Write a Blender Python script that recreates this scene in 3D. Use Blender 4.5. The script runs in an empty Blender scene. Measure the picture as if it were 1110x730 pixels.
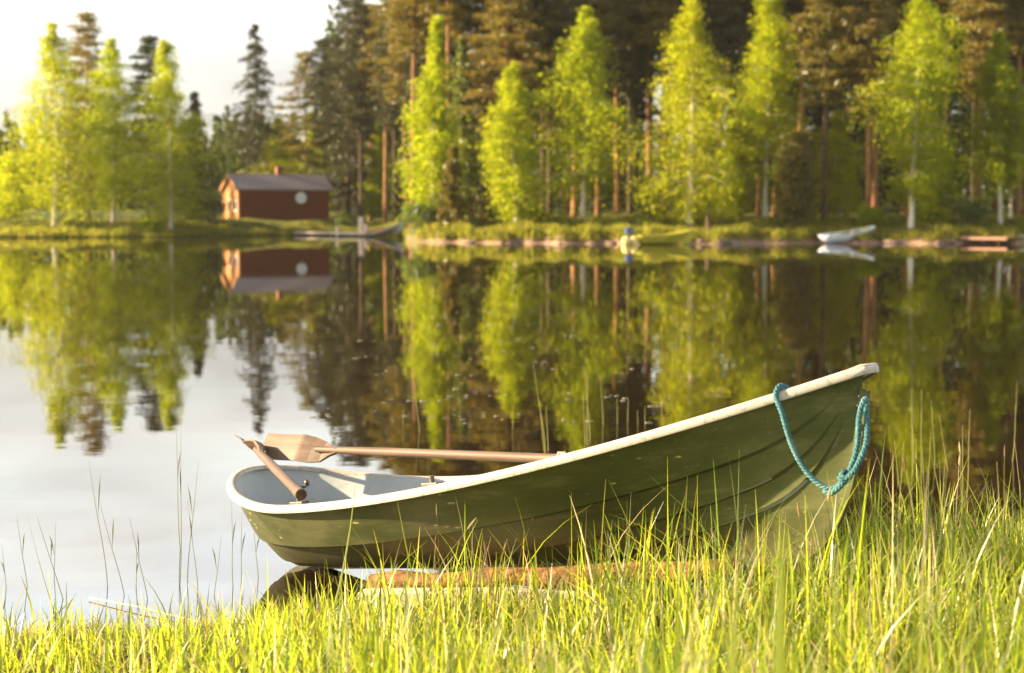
import bpy, bmesh, math, random
import numpy as np
from mathutils import Vector, Matrix

SC = bpy.context.scene
COL = SC.collection
RAD = math.radians

# ------------------------------------------------------------------ camera
F, PW, PH, YH, CAMH = 1800.0, 1110.0, 730.0, 234.0, 1.85
PITCH = math.atan((PH / 2 - YH) / F)
cam_d = bpy.data.cameras.new('camera')
cam = bpy.data.objects.new('camera', cam_d)
COL.objects.link(cam)
cam.location = (0, 0, CAMH)
cam.rotation_euler = (math.pi / 2 - PITCH, 0, 0)
cam_d.sensor_width = 36
cam_d.lens = F / PW * 36
cam_d.clip_start = 0.05
cam_d.clip_end = 3000
cam_d.dof.use_dof = True
cam_d.dof.focus_distance = 7.3
cam_d.dof.aperture_fstop = 2.8
SC.camera = cam

# ------------------------------------------------------------------ light
SUN_AZ, SUN_EL = 175.0, 18.0            # azimuth of the sun, counted from +X towards +Y
s_dir = Vector((math.cos(RAD(SUN_AZ)) * math.cos(RAD(SUN_EL)), math.sin(RAD(SUN_AZ)) * math.cos(RAD(SUN_EL)), math.sin(RAD(SUN_EL))))
sun_d = bpy.data.lights.new('sun', 'SUN')
sun_d.energy = 5.0
sun_d.angle = RAD(0.6)
sun_d.color = (1.0, 0.79, 0.48)
sun = bpy.data.objects.new('sun', sun_d)
sun.rotation_euler = (-s_dir).to_track_quat('-Z', 'Y').to_euler()
COL.objects.link(sun)

world = bpy.data.worlds.new('World')
SC.world = world
world.use_nodes = True
wt = world.node_tree
wt.nodes.clear()
w_out = wt.nodes.new('ShaderNodeOutputWorld')
w_bg = wt.nodes.new('ShaderNodeBackground')
w_bg.inputs['Strength'].default_value = 0.12
sky = wt.nodes.new('ShaderNodeTexSky')
sky.sky_type = 'NISHITA'
sky.sun_disc = False
sky.sun_elevation = RAD(SUN_EL)
sky.sun_rotation = RAD(90 - SUN_AZ)
sky.air_density = 1.2
sky.dust_density = 2.0
w_co = wt.nodes.new('ShaderNodeTexCoord')
w_map = wt.nodes.new('ShaderNodeMapping')
w_map.inputs['Scale'].default_value = (2.2, 2.2, 11.0)
w_noise = wt.nodes.new('ShaderNodeTexNoise')
w_noise.inputs['Scale'].default_value = 2.4
w_noise.inputs['Detail'].default_value = 5
w_noise.inputs['Roughness'].default_value = 0.55
w_ramp = wt.nodes.new('ShaderNodeValToRGB')
w_ramp.color_ramp.elements[0].position = 0.30
w_ramp.color_ramp.elements[0].color = (0.70, 0.70, 0.70, 1)
w_ramp.color_ramp.elements[1].position = 0.66
w_ramp.color_ramp.elements[1].color = (1, 1, 1, 1)
w_n2 = wt.nodes.new('ShaderNodeTexNoise')
w_n2.inputs['Scale'].default_value = 3.1
w_n2.inputs['Detail'].default_value = 4
w_r2 = wt.nodes.new('ShaderNodeValToRGB')
w_r2.color_ramp.elements[0].position = 0.35
w_r2.color_ramp.elements[0].color = (1.48, 1.46, 1.42, 1)
w_r2.color_ramp.elements[1].position = 0.65
w_r2.color_ramp.elements[1].color = (1.84, 1.78, 1.69, 1)
w_mix = wt.nodes.new('ShaderNodeMix')
w_mix.data_type = 'RGBA'
wt.links.new(w_co.outputs['Generated'], w_map.inputs['Vector'])
wt.links.new(w_map.outputs['Vector'], w_noise.inputs['Vector'])
wt.links.new(w_map.outputs['Vector'], w_n2.inputs['Vector'])
wt.links.new(w_noise.outputs['Fac'], w_ramp.inputs['Fac'])
wt.links.new(w_n2.outputs['Fac'], w_r2.inputs['Fac'])
wt.links.new(w_ramp.outputs['Color'], w_mix.inputs['Factor'])
wt.links.new(sky.outputs['Color'], w_mix.inputs['A'])
wt.links.new(w_r2.outputs['Color'], w_mix.inputs['B'])
# added bright sky band, mostly above the view, lightens the water; zenith dimmed
w_sep = wt.nodes.new('ShaderNodeSeparateXYZ')
w_el = wt.nodes.new('ShaderNodeValToRGB')
el_ = w_el.color_ramp.elements
el_[0].position = .08; el_[0].color = (1, 1, 1, 1)
el_[1].position = .30; el_[1].color = (3.7, 3.65, 3.6, 1)
for p_, c_ in ((.42, (1.5, 1.52, 1.58)), (.60, (.6, .63, .70)), (1.0, (.40, .44, .52))):
    e_ = el_.new(p_); e_.color = (*c_, 1)
w_mul = wt.nodes.new('ShaderNodeVectorMath'); w_mul.operation = 'MULTIPLY'
wt.links.new(w_co.outputs['Generated'], w_sep.inputs['Vector'])
wt.links.new(w_sep.outputs['Z'], w_el.inputs['Fac'])
wt.links.new(w_mix.outputs['Result'], w_mul.inputs[0])
wt.links.new(w_el.outputs['Color'], w_mul.inputs[1])
wt.links.new(w_mul.outputs['Vector'], w_bg.inputs['Color'])
wt.links.new(w_bg.outputs['Background'], w_out.inputs['Surface'])

SC.view_settings.view_transform = 'Standard'
SC.view_settings.look = 'None'
SC.view_settings.exposure = 2.2
SC.view_settings.gamma = 1.0
SC.cycles.max_bounces = 8
SC.cycles.transparent_max_bounces = 8

# ------------------------------------------------------------------ helpers
def at(px, py, D):
    """point of the world seen at photo pixel (px, py), D metres out along +Y"""
    x = (px - PW / 2) / F
    z = -(py - PH / 2) / F
    c, s = math.cos(PITCH), math.sin(PITCH)
    dy, dz = c + z * s, z * c - s
    k = D / dy
    return Vector((x * k, D, CAMH + dz * k))


def tag(o, label=None, cat=None, group=None, kind=None):
    if label: o['label'] = label
    if cat: o['category'] = cat
    if group: o['group'] = group
    if kind: o['kind'] = kind
    return o


def empty(name, loc, rz=0.0):
    o = bpy.data.objects.new(name, None)
    o.empty_display_size = 0.3
    o.location = loc
    o.rotation_euler = (0, 0, rz)
    COL.objects.link(o)
    return o


def raw_mesh(name, V, loops, counts, mat, smooth=False):
    me = bpy.data.meshes.new(name)
    V = np.asarray(V, np.float32)
    loops = np.asarray(loops, np.int32).ravel()
    counts = np.asarray(counts, np.int32)
    me.vertices.add(len(V))
    me.vertices.foreach_set('co', V.ravel())
    me.loops.add(len(loops))
    me.loops.foreach_set('vertex_index', loops)
    me.polygons.add(len(counts))
    st = np.zeros(len(counts), np.int32)
    st[1:] = np.cumsum(counts)[:-1]
    me.polygons.foreach_set('loop_start', st)
    me.polygons.foreach_set('loop_total', counts)
    if smooth:
        me.polygons.foreach_set('use_smooth', np.ones(len(counts), bool))
    me.update(calc_edges=True)
    me.validate()
    if mat: me.materials.append(mat)
    return me


class MB:
    """collects shapes, links them as ONE mesh object"""
    def __init__(self):
        self.v = []; self.f = []

    def add(self, V, Fc):
        b = len(self.v)
        self.v += [tuple(p) for p in V]
        self.f += [tuple(i + b for i in q) for q in Fc]
        return self

    def box(self, c, s, M=None):
        cx, cy, cz = c; sx, sy, sz = s[0] / 2, s[1] / 2, s[2] / 2
        P = [Vector((cx + a * sx, cy + b * sy, cz + d * sz)) for a in (-1, 1) for b in (-1, 1) for d in (-1, 1)]
        if M: P = [M @ p for p in P]
        return self.add(P, [(0, 1, 3, 2), (4, 6, 7, 5), (0, 4, 5, 1), (2, 3, 7, 6), (0, 2, 6, 4), (1, 5, 7, 3)])

    def tube(self, pts, rad, n=8, caps=True):
        pts = [Vector(p) for p in pts]
        if not hasattr(rad, '__len__'): rad = [rad] * len(pts)
        V = []; Fc = []
        up = None
        for i, p in enumerate(pts):
            d = (pts[min(i + 1, len(pts) - 1)] - pts[max(i - 1, 0)])
            d = d.normalized() if d.length > 1e-9 else Vector((0, 0, 1))
            if up is None:
                up = Vector((0, 0, 1)) if abs(d.z) < .9 else Vector((1, 0, 0))
            a = d.cross(up).normalized(); up = a.cross(d).normalized()
            for k in range(n):
                t = 2 * math.pi * k / n
                V.append(p + (a * math.cos(t) + up * math.sin(t)) * rad[i])
        for i in range(len(pts) - 1):
            for k in range(n):
                Fc.append((i * n + k, i * n + (k + 1) % n, (i + 1) * n + (k + 1) % n, (i + 1) * n + k))
        if caps:
            Fc.append(tuple(range(n))[::-1]); Fc.append(tuple((len(pts) - 1) * n + k for k in range(n)))
        return self.add(V, Fc)

    def build(self, name, mat, parent=None, smooth=False, bevel=0.0):
        me = bpy.data.meshes.new(name)
        me.from_pydata(self.v, [], self.f)
        bm = bmesh.new(); bm.from_mesh(me)
        bmesh.ops.recalc_face_normals(bm, faces=bm.faces)
        bm.to_mesh(me); bm.free()
        if smooth:
            me.polygons.foreach_set('use_smooth', [True] * len(me.polygons))
        me.materials.append(mat)
        o = bpy.data.objects.new(name, me)
        COL.objects.link(o)
        if parent: o.parent = parent
        if bevel:
            b = o.modifiers.new('bevel', 'BEVEL'); b.width = bevel; b.segments = 2
        return o


def link_mesh(name, me, parent=None):
    o = bpy.data.objects.new(name, me)
    COL.objects.link(o)
    if parent: o.parent = parent
    return o


# ------------------------------------------------------------------ materials
def new_mat(name):
    m = bpy.data.materials.new(name)
    m.use_nodes = True
    nt = m.node_tree
    nt.nodes.clear()
    out = nt.nodes.new('ShaderNodeOutputMaterial')
    return m, nt, out


def ramp(nt, fac, stops):
    r = nt.nodes.new('ShaderNodeValToRGB')
    el = r.color_ramp.elements
    while len(el) > 1: el.remove(el[0])
    el[0].position = stops[0][0]; el[0].color = (*stops[0][1], 1)
    for p, c in stops[1:]:
        e = el.new(p); e.color = (*c, 1)
    nt.links.new(fac, r.inputs['Fac'])
    return r.outputs['Color']


def noise(nt, scale, detail=4, rough=.55, vec='Object', stretch=None, dist=0.0):
    tc = nt.nodes.new('ShaderNodeTexCoord')
    n = nt.nodes.new('ShaderNodeTexNoise')
    n.inputs['Scale'].default_value = scale
    n.inputs['Detail'].default_value = detail
    n.inputs['Roughness'].default_value = rough
    n.inputs['Distortion'].default_value = dist
    if stretch:
        mp = nt.nodes.new('ShaderNodeMapping')
        mp.inputs['Scale'].default_value = stretch
        nt.links.new(tc.outputs[vec], mp.inputs['Vector'])
        nt.links.new(mp.outputs['Vector'], n.inputs['Vector'])
    else:
        nt.links.new(tc.outputs[vec], n.inputs['Vector'])
    return n.outputs['Fac']


def mixc(nt, fac, a, b, mode='MIX'):
    m = nt.nodes.new('ShaderNodeMix')
    m.data_type = 'RGBA'; m.blend_type = mode
    for sock, v in (('Factor', fac), ('A', a), ('B', b)):
        if hasattr(v, 'is_output'): nt.links.new(v, m.inputs[sock])
        elif sock == 'Factor': m.inputs[sock].default_value = v
        else: m.inputs[sock].default_value = (*v, 1)
    return m.outputs['Result']


def principled(nt, out, color, rough=.6, spec=.4, bump=None, bstr=.3, bdist=.01, metallic=0.0):
    p = nt.nodes.new('ShaderNodeBsdfPrincipled')
    if hasattr(color, 'is_output'): nt.links.new(color, p.inputs['Base Color'])
    else: p.inputs['Base Color'].default_value = (*color, 1)
    if hasattr(rough, 'is_output'): nt.links.new(rough, p.inputs['Roughness'])
    else: p.inputs['Roughness'].default_value = rough
    p.inputs['Specular IOR Level'].default_value = spec
    p.inputs['Metallic'].default_value = metallic
    if bump is not None:
        b = nt.nodes.new('ShaderNodeBump')
        b.inputs['Strength'].default_value = bstr
        b.inputs['Distance'].default_value = bdist
        nt.links.new(bump, b.inputs['Height'])
        nt.links.new(b.outputs['Normal'], p.inputs['Normal'])
    nt.links.new(p.outputs['BSDF'], out.inputs['Surface'])
    return p


def mat_noise(name, c0, c1, scale=6, rough=.65, spec=.35, stretch=None, bstr=.25, bdist=.01, lo=.35, hi=.65, metallic=0.0):
    m, nt, out = new_mat(name)
    f = noise(nt, scale, 6, .6, stretch=stretch)
    principled(nt, out, ramp(nt, f, [(lo, c0), (hi, c1)]), rough, spec, f, bstr, bdist, metallic)
    return m


def mat_leaf(name, stops, trans=.5, tstops=None, gloss=.05):
    """thin leaves: every leaf is its own mesh island with its own tint; diffuse + translucent"""
    m, nt, out = new_mat(name)
    g = nt.nodes.new('ShaderNodeNewGeometry')
    c = ramp(nt, g.outputs['Random Per Island'], stops)
    ct = ramp(nt, g.outputs['Random Per Island'], tstops or stops)
    oi = nt.nodes.new('ShaderNodeObjectInfo')
    vary = ramp(nt, oi.outputs['Random'], [(0, (.88, .95, .95)), (.5, (.96, 1, 1)), (1, (1.04, 1.0, .95))])
    c = mixc(nt, 1.0, c, vary, 'MULTIPLY'); ct = mixc(nt, 1.0, ct, vary, 'MULTIPLY')
    d = nt.nodes.new('ShaderNodeBsdfDiffuse'); nt.links.new(c, d.inputs['Color'])
    t = nt.nodes.new('ShaderNodeBsdfTranslucent'); nt.links.new(ct, t.inputs['Color'])
    mx = nt.nodes.new('ShaderNodeMixShader'); mx.inputs['Fac'].default_value = trans
    nt.links.new(d.outputs[0], mx.inputs[1]); nt.links.new(t.outputs[0], mx.inputs[2])
    if gloss:
        gl = nt.nodes.new('ShaderNodeBsdfGlossy'); gl.inputs['Roughness'].default_value = .4
        m2 = nt.nodes.new('ShaderNodeMixShader'); m2.inputs['Fac'].default_value = gloss
        nt.links.new(mx.outputs[0], m2.inputs[1]); nt.links.new(gl.outputs[0], m2.inputs[2])
        mx = m2
    nt.links.new(mx.outputs[0], out.inputs['Surface'])
    return m


M = {}
M['birch_leaf'] = mat_leaf('birch_leaf', [(0, (.105, .14, .010)), (.6, (.17, .182, .011)), (1, (.225, .20, .013))], .58,
                           [(0, (.40, .50, .012)), (.6, (.57, .61, .015)), (1, (.68, .62, .017))], 0)
M['bush_leaf'] = mat_leaf('bush_leaf', [(0, (.05, .08, .010)), (1, (.10, .12, .015))], .45, [(0, (.16, .24, .015)), (1, (.28, .30, .02))])
M['pine_needle'] = mat_leaf('pine_needle', [(0, (.085, .082, .013)), (.6, (.14, .118, .018)), (1, (.21, .155, .024))], .42,
                            [(0, (.15, .12, .012)), (1, (.34, .23, .022))], .03)
M['spruce_needle'] = mat_leaf('spruce_needle', [(0, (.036, .042, .013)), (.7, (.06, .060, .018)), (1, (.09, .075, .02))], .25, None, .03)
M['far_wood'] = mat_leaf('far_wood', [(0, (.06, .075, .02)), (.6, (.08, .095, .022)), (1, (.12, .13, .03))], .3, None, 0)
M['grass'] = mat_leaf('grass', [(0, (.075, .115, .014)), (.45, (.12, .155, .018)), (.88, (.19, .19, .024)), (.90, (.36, .27, .13)), (1, (.48, .38, .22))], .58,
                      [(0, (.24, .37, .018)), (.45, (.44, .50, .022)), (.88, (.57, .54, .035)), (.90, (.56, .42, .20)), (1, (.66, .52, .30))], .04)
M['green_blade'] = mat_leaf('green_blade', [(0, (.10, .13, .012)), (1, (.16, .18, .018))], .55, [(0, (.36, .42, .014)), (1, (.52, .52, .02))], .05)
M['far_grass'] = mat_leaf('far_grass', [(0, (.07, .09, .014)), (.5, (.12, .12, .02)), (1, (.20, .15, .045))], .45,
                          [(0, (.26, .34, .02)), (.5, (.42, .42, .03)), (1, (.50, .38, .09))], 0)
M['reed'] = mat_leaf('reed', [(0, (.16, .17, .04)), (.6, (.26, .24, .07)), (1, (.38, .31, .13))], .3, None, .03)
M['straw'] = mat_noise('straw', (.34, .26, .15), (.55, .45, .30), 20)
M['speck'] = mat_noise('speck', (.14, .11, .08), (.28, .24, .19), 8, .5)


def mat_birch_bark():
    m, nt, out = new_mat('birch_bark')
    f = noise(nt, 2.2, 5, .65, stretch=(1.0, 1.0, 4.5))
    c = ramp(nt, f, [(.32, (.05, .035, .025)), (.40, (.58, .50, .40)), (.7, (.74, .66, .56))])
    principled(nt, out, c, .75, .2)
    return m
M['birch_bark'] = mat_birch_bark()
M['pine_bark'] = mat_noise('pine_bark', (.17, .075, .035), (.40, .20, .09), 3.0, .85, .15, (1, 1, .25), .5, .03)
M['dark_bark'] = mat_noise('dark_bark', (.045, .030, .020), (.12, .08, .05), 3.0, .9, .1, (1, 1, .25), .5, .03)
M['rock'] = mat_noise('rock', (.13, .09, .07), (.27, .19, .15), 3.0, .85, .2, None, .5, .05)


def mat_ground():
    m, nt, out = new_mat('ground')
    g = nt.nodes.new('ShaderNodeNewGeometry')
    sx = nt.nodes.new('ShaderNodeSeparateXYZ'); nt.links.new(g.outputs['Position'], sx.inputs['Vector'])
    big = noise(nt, .35, 5, .6); fine = noise(nt, 14, 6, .65)
    soil = ramp(nt, fine, [(.3, (.030, .018, .009)), (.6, (.085, .055, .030)), (.8, (.20, .14, .08))])
    turf = ramp(nt, big, [(.35, (.050, .065, .012)), (.65, (.10, .105, .020))])
    bank = ramp(nt, noise(nt, 2.2, 6, .65), [(.3, (.16, .09, .06)), (.65, (.36, .23, .16))])
    # the far bank: bare sandy edge below, turf above
    ad = nt.nodes.new('ShaderNodeMath'); ad.operation = 'MULTIPLY_ADD'
    nt.links.new(big, ad.inputs[0]); ad.inputs[1].default_value = .5; nt.links.new(sx.outputs['Z'], ad.inputs[2])
    e = ramp(nt, ad.outputs[0], [(.58, (0, 0, 0)), (.78, (1, 1, 1))])
    mx_ = nt.nodes.new('ShaderNodeMapRange'); nt.links.new(sx.outputs['X'], mx_.inputs['Value'])
    mx_.inputs['From Min'].default_value = -9; mx_.inputs['From Max'].default_value = -4
    far = mixc(nt, mx_.outputs['Result'], turf, mixc(nt, e, bank, turf))
    # the near bank is dark humus and straw litter
    mr = nt.nodes.new('ShaderNodeMapRange'); nt.links.new(sx.outputs['Y'], mr.inputs['Value'])
    mr.inputs['From Min'].default_value = 40; mr.inputs['From Max'].default_value = 50
    c = mixc(nt, mr.outputs['Result'], soil, far)
    principled(nt, out, c, .95, .1, fine, .6, .02)
    return m
M['ground'] = mat_ground()


def mat_water():
    m, nt, out = new_mat('water')
    f1 = noise(nt, 1.1, 3, .5, stretch=(.7, 1.0, 1))
    f2 = noise(nt, 9.0, 3, .5, stretch=(.7, 1.0, 1))
    s = nt.nodes.new('ShaderNodeMath'); s.operation = 'MULTIPLY_ADD'
    nt.links.new(f2, s.inputs[0]); s.inputs[1].default_value = .10; nt.links.new(f1, s.inputs[2])
    p = principled(nt, out, (.014, .0085, .0035), .010, .5, s.outputs[0], .09, .012)
    p.inputs['IOR'].default_value = 1.5
    return m
M['water'] = mat_water()

# ------------------------------------------------------------------ terrain
def sstep(a, b, x):
    t = np.clip((x - a) / (b - a), 0, 1)
    return t * t * (3 - 2 * t)


def near_shore(x):
    return 7.78 + np.where(x < 0, .36, .22) * np.clip(x, -8, 10) + .12 * np.sin(x * 2.3 + .6) + .07 * np.sin(x * 5.9)


FS_X = np.array([-400, -140, -90, -60, -43, -30, -24, -19, -14, -11.5, -9.6, -8.6, -7.6, -3, 4, 12, 22, 28, 35, 50, 80, 140, 400], float)
FS_Y = np.array([150, 148, 146, 143, 140, 144, 152, 158, 160, 156, 146, 134, 119, 113, 110, 108, 112, 110, 111, 113, 118, 128, 150], float)


def far_shore(x):
    return np.interp(x, FS_X, FS_Y) + .5 * np.sin(x * 1.3) + .3 * np.sin(x * 3.1 + 1)


def ground_h(x, y):
    x = np.asarray(x, float); y = np.asarray(y, float)
    d = near_shore(x) - y                     # landward distance on the near bank
    hn = np.where(d > 0, .10 * (1 - np.exp(-d / .35)) + .105 * d - .0035 * d * d, .22 * np.maximum(d, -8) - .02)
    hn = hn + .018 * np.sin(x * 3.3 + y * 1.7) * np.clip(d, 0, 1) + .014 * np.sin(x * 7.1 - y * 5.3) * np.clip(d, 0, 1)
    e = y - far_shore(x)                      # landward distance on the far bank
    hf = np.where(e > 0, (.18 + .30 * sstep(-10, -6, x)) * sstep(0, 1.3, e) + 1.1 * sstep(1, 11, e) + 1.2 * sstep(10, 70, e) + 6 * sstep(90, 500, e), np.maximum(.25 * e, -2))
    hf = hf + np.clip(e, 0, 1) * (.10 * np.sin(x * .9) + .06 * np.sin(x * 2.7 + y))
    mid = np.full_like(x, -2.0)
    return np.where(y < 30, np.maximum(hn, -2), np.where(y < 60, mid, hf))


def gh(x, y):
    return float(ground_h(np.array([x]), np.array([y]))[0])


xs = np.concatenate([np.linspace(-400, -70, 34)[:-1], np.linspace(-70, -8, 90)[:-1], np.linspace(-8, 8, 130)[:-1], np.linspace(8, 70, 90)[:-1], np.linspace(70, 400, 34)])
ys = np.concatenate([np.linspace(-60, -4, 12)[:-1], np.linspace(-4, 14, 130)[:-1], np.linspace(14, 104, 12)[:-1], np.linspace(104, 165, 130)[:-1], np.linspace(165, 900, 50)])
gx, gy = np.meshgrid(xs, ys)
V = np.stack([gx.ravel(), gy.ravel(), ground_h(gx.ravel(), gy.ravel())], 1)
nx, ny = len(xs), len(ys)
i0 = (np.arange(ny - 1)[:, None] * nx + np.arange(nx - 1)[None]).ravel()
Q = np.stack([i0, i0 + 1, i0 + nx + 1, i0 + nx], 1)
tag(link_mesh('ground', raw_mesh('ground', V, Q, np.full(len(Q), 4), M['ground'], True)), kind='structure')

wm_ = MB().add([(-900, -30, 0), (900, -30, 0), (900, 900, 0), (-900, 900, 0)], [(0, 1, 2, 3)])
tag(wm_.build('lake_water', M['water']), kind='structure')

# ------------------------------------------------------------------ thin golden evening haze over the lake
hz = MB().box((0, 420, 16.5), (1960, 1100, 41)).build('haze', None or bpy.data.materials.new('haze'))
hm_ = hz.data.materials[0]; hm_.use_nodes = True; hm_.node_tree.nodes.clear()
ho = hm_.node_tree.nodes.new('ShaderNodeOutputMaterial')
hv = hm_.node_tree.nodes.new('ShaderNodeVolumePrincipled')
hv.inputs['Color'].default_value = (.95, .90, .82, 1)
hv.inputs['Density'].default_value = .00009
hv.inputs['Anisotropy'].default_value = .2
hm_.node_tree.links.new(hv.outputs['Volume'], ho.inputs['Volume'])
tag(hz, 'thin warm evening haze over the lake', 'haze', kind='stuff')

# ------------------------------------------------------------------ foliage tools
def rand_dirs(rng, n):
    v = rng.normal(size=(n, 3))
    return v / np.linalg.norm(v, axis=1, keepdims=True)


def cards(C, U, Wd, L, B):
    """rhombic leaf faces: centre C, long axis U, width axis Wd, length L, breadth B"""
    L = L[:, None] / 2; B = B[:, None] / 2
    n = len(C)
    V = np.empty((n, 4, 3))
    V[:, 0] = C - U * L; V[:, 1] = C + Wd * B; V[:, 2] = C + U * L; V[:, 3] = C - Wd * B
    return V.reshape(-1, 3)


def leaf_mesh(name, C, U, L, B, mat, rng):
    R_ = rand_dirs(rng, len(C))
    Wd = np.cross(U, R_)
    Wd /= np.linalg.norm(Wd, axis=1, keepdims=True) + 1e-9
    V = cards(C, U, Wd, L, B)
    return raw_mesh(name, V, np.arange(len(V)), np.full(len(C), 4), mat)


def trunk_mesh(H, r0, rng, bend, limbs, mat, n=7, taper=1.0):
    mb = MB()
    k = 14
    ph = rng.uniform(0, 6.28)
    def axis(u):
        return Vector((bend * math.sin(u * 2.6 + ph) - bend * math.sin(ph), bend * math.cos(u * 2.1 + ph) - bend * math.cos(ph), H * u))
    pts = [axis(i / k) for i in range(k + 1)]
    pts[0].z -= .6
    rr = [r0 * (1 - .93 * (i / k) ** taper) + (r0 * .35 if i == 0 else 0) for i in range(k + 1)]
    mb.tube(pts, rr, n)
    for P, r in limbs(axis):
        mb.tube(P, [r * (1 - .8 * i / (len(P) - 1)) for i in range(len(P))], 4, False)
    me = bpy.data.meshes.new('trunk')
    me.from_pydata(mb.v, [], mb.f)
    me.polygons.foreach_set('use_smooth', [True] * len(me.polygons))
    me.materials.append(mat)
    return me, axis


def birch_meshes(H, W, seed, low=.10, dens=1.0):
    rng = np.random.default_rng(seed)
    nb = int(125 * dens * (H / 16) ** .8)
    u = low + (1 - low) * (np.arange(nb) + .5) / nb
    u = np.clip(u + rng.uniform(-.02, .02, nb), low, .985)
    az = np.arange(nb) * 2.39996 + rng.uniform(-.5, .5, nb)
    q = (u - low) / (1 - low)
    pk = rng.uniform(.18, .50); pw = rng.uniform(1.25, 2.3); b0 = rng.uniform(.45, .75)
    prof = np.where(q < pk, b0 + (1 - b0) * np.sin(np.clip(q / pk, 0, 1) * math.pi / 2), 1 - .93 * (np.clip(q - pk, 0, 1) / (1 - pk)) ** pw)
    ln = W * .43 * prof * rng.uniform(.50, 1.30, nb)
    # big lobes and hollows so that the outline is uneven
    lobe = 1 + .34 * np.sin(az + rng.uniform(0, 6)) * np.sin(u * rng.uniform(9, 15) + rng.uniform(0, 6)) + .22 * np.sin(az * 2 + u * 31 + rng.uniform(0, 6))
    ln = np.maximum(ln * lobe, .30)
    keepb = rng.uniform(0, 1, nb) > .12
    u, az, ln = u[keepb], az[keepb], ln[keepb]; nb = len(u)
    rise = rng.uniform(.35, .75, nb)
    def limbs(axis):
        out = []
        for i in range(0, nb):
            a = axis(u[i])
            P = []
            for s in (0, .35, .7, 1):
                P.append(a + Vector((math.cos(az[i]) * ln[i] * s, math.sin(az[i]) * ln[i] * s, ln[i] * (rise[i] * s - .62 * s * s))))
            out.append((P, .035 * (1.15 - u[i])))
        return out
    tr, axis = trunk_mesh(H, .0105 * H + .03, rng, .22, limbs, M['birch_bark'])
    C = []; L = []
    for i in range(nb):
        m = int(90 + 300 * ln[i] / (W / 2)) 
        s = rng.beta(2.5, 1.25, m) * 1.06
        a = axis(u[i])
        sp = .10 + .15 * ln[i]
        p = np.empty((m, 3))
        p[:, 0] = a.x + math.cos(az[i]) * ln[i] * s + rng.normal(0, sp, m)
        p[:, 1] = a.y + math.sin(az[i]) * ln[i] * s + rng.normal(0, sp, m)
        p[:, 2] = a.z + ln[i] * (rise[i] * s - .62 * s * s) - rng.exponential(.34 + .20 * ln[i], m) + rng.normal(0, .08, m)
        C.append(p)
    C = np.concatenate(C)
    # leaves gather in clumps with gaps between them
    p1, p2, p3 = rng.uniform(0, 6, 3)
    f = np.sin(C[:, 0] * 2.3 + p1 + C[:, 2] * .9) * np.sin(C[:, 1] * 2.1 + p2 - C[:, 2] * .7) + .8 * np.sin(C[:, 2] * 2.7 + p3 + C[:, 0] * 1.1 + C[:, 1] * .8)
    C = C[(C[:, 2] > .35) & (rng.uniform(0, 1, len(C)) < .98 + .40 * f)]
    n = len(C)
    U = rand_dirs(rng, n); U[:, 2] = U[:, 2] * .8 - .5
    U /= np.linalg.norm(U, axis=1, keepdims=True)
    cr = leaf_mesh('crown', C, U, rng.uniform(.12, .25, n), rng.uniform(.08, .16, n), M['birch_leaf'], rng)
    return tr, cr


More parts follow.
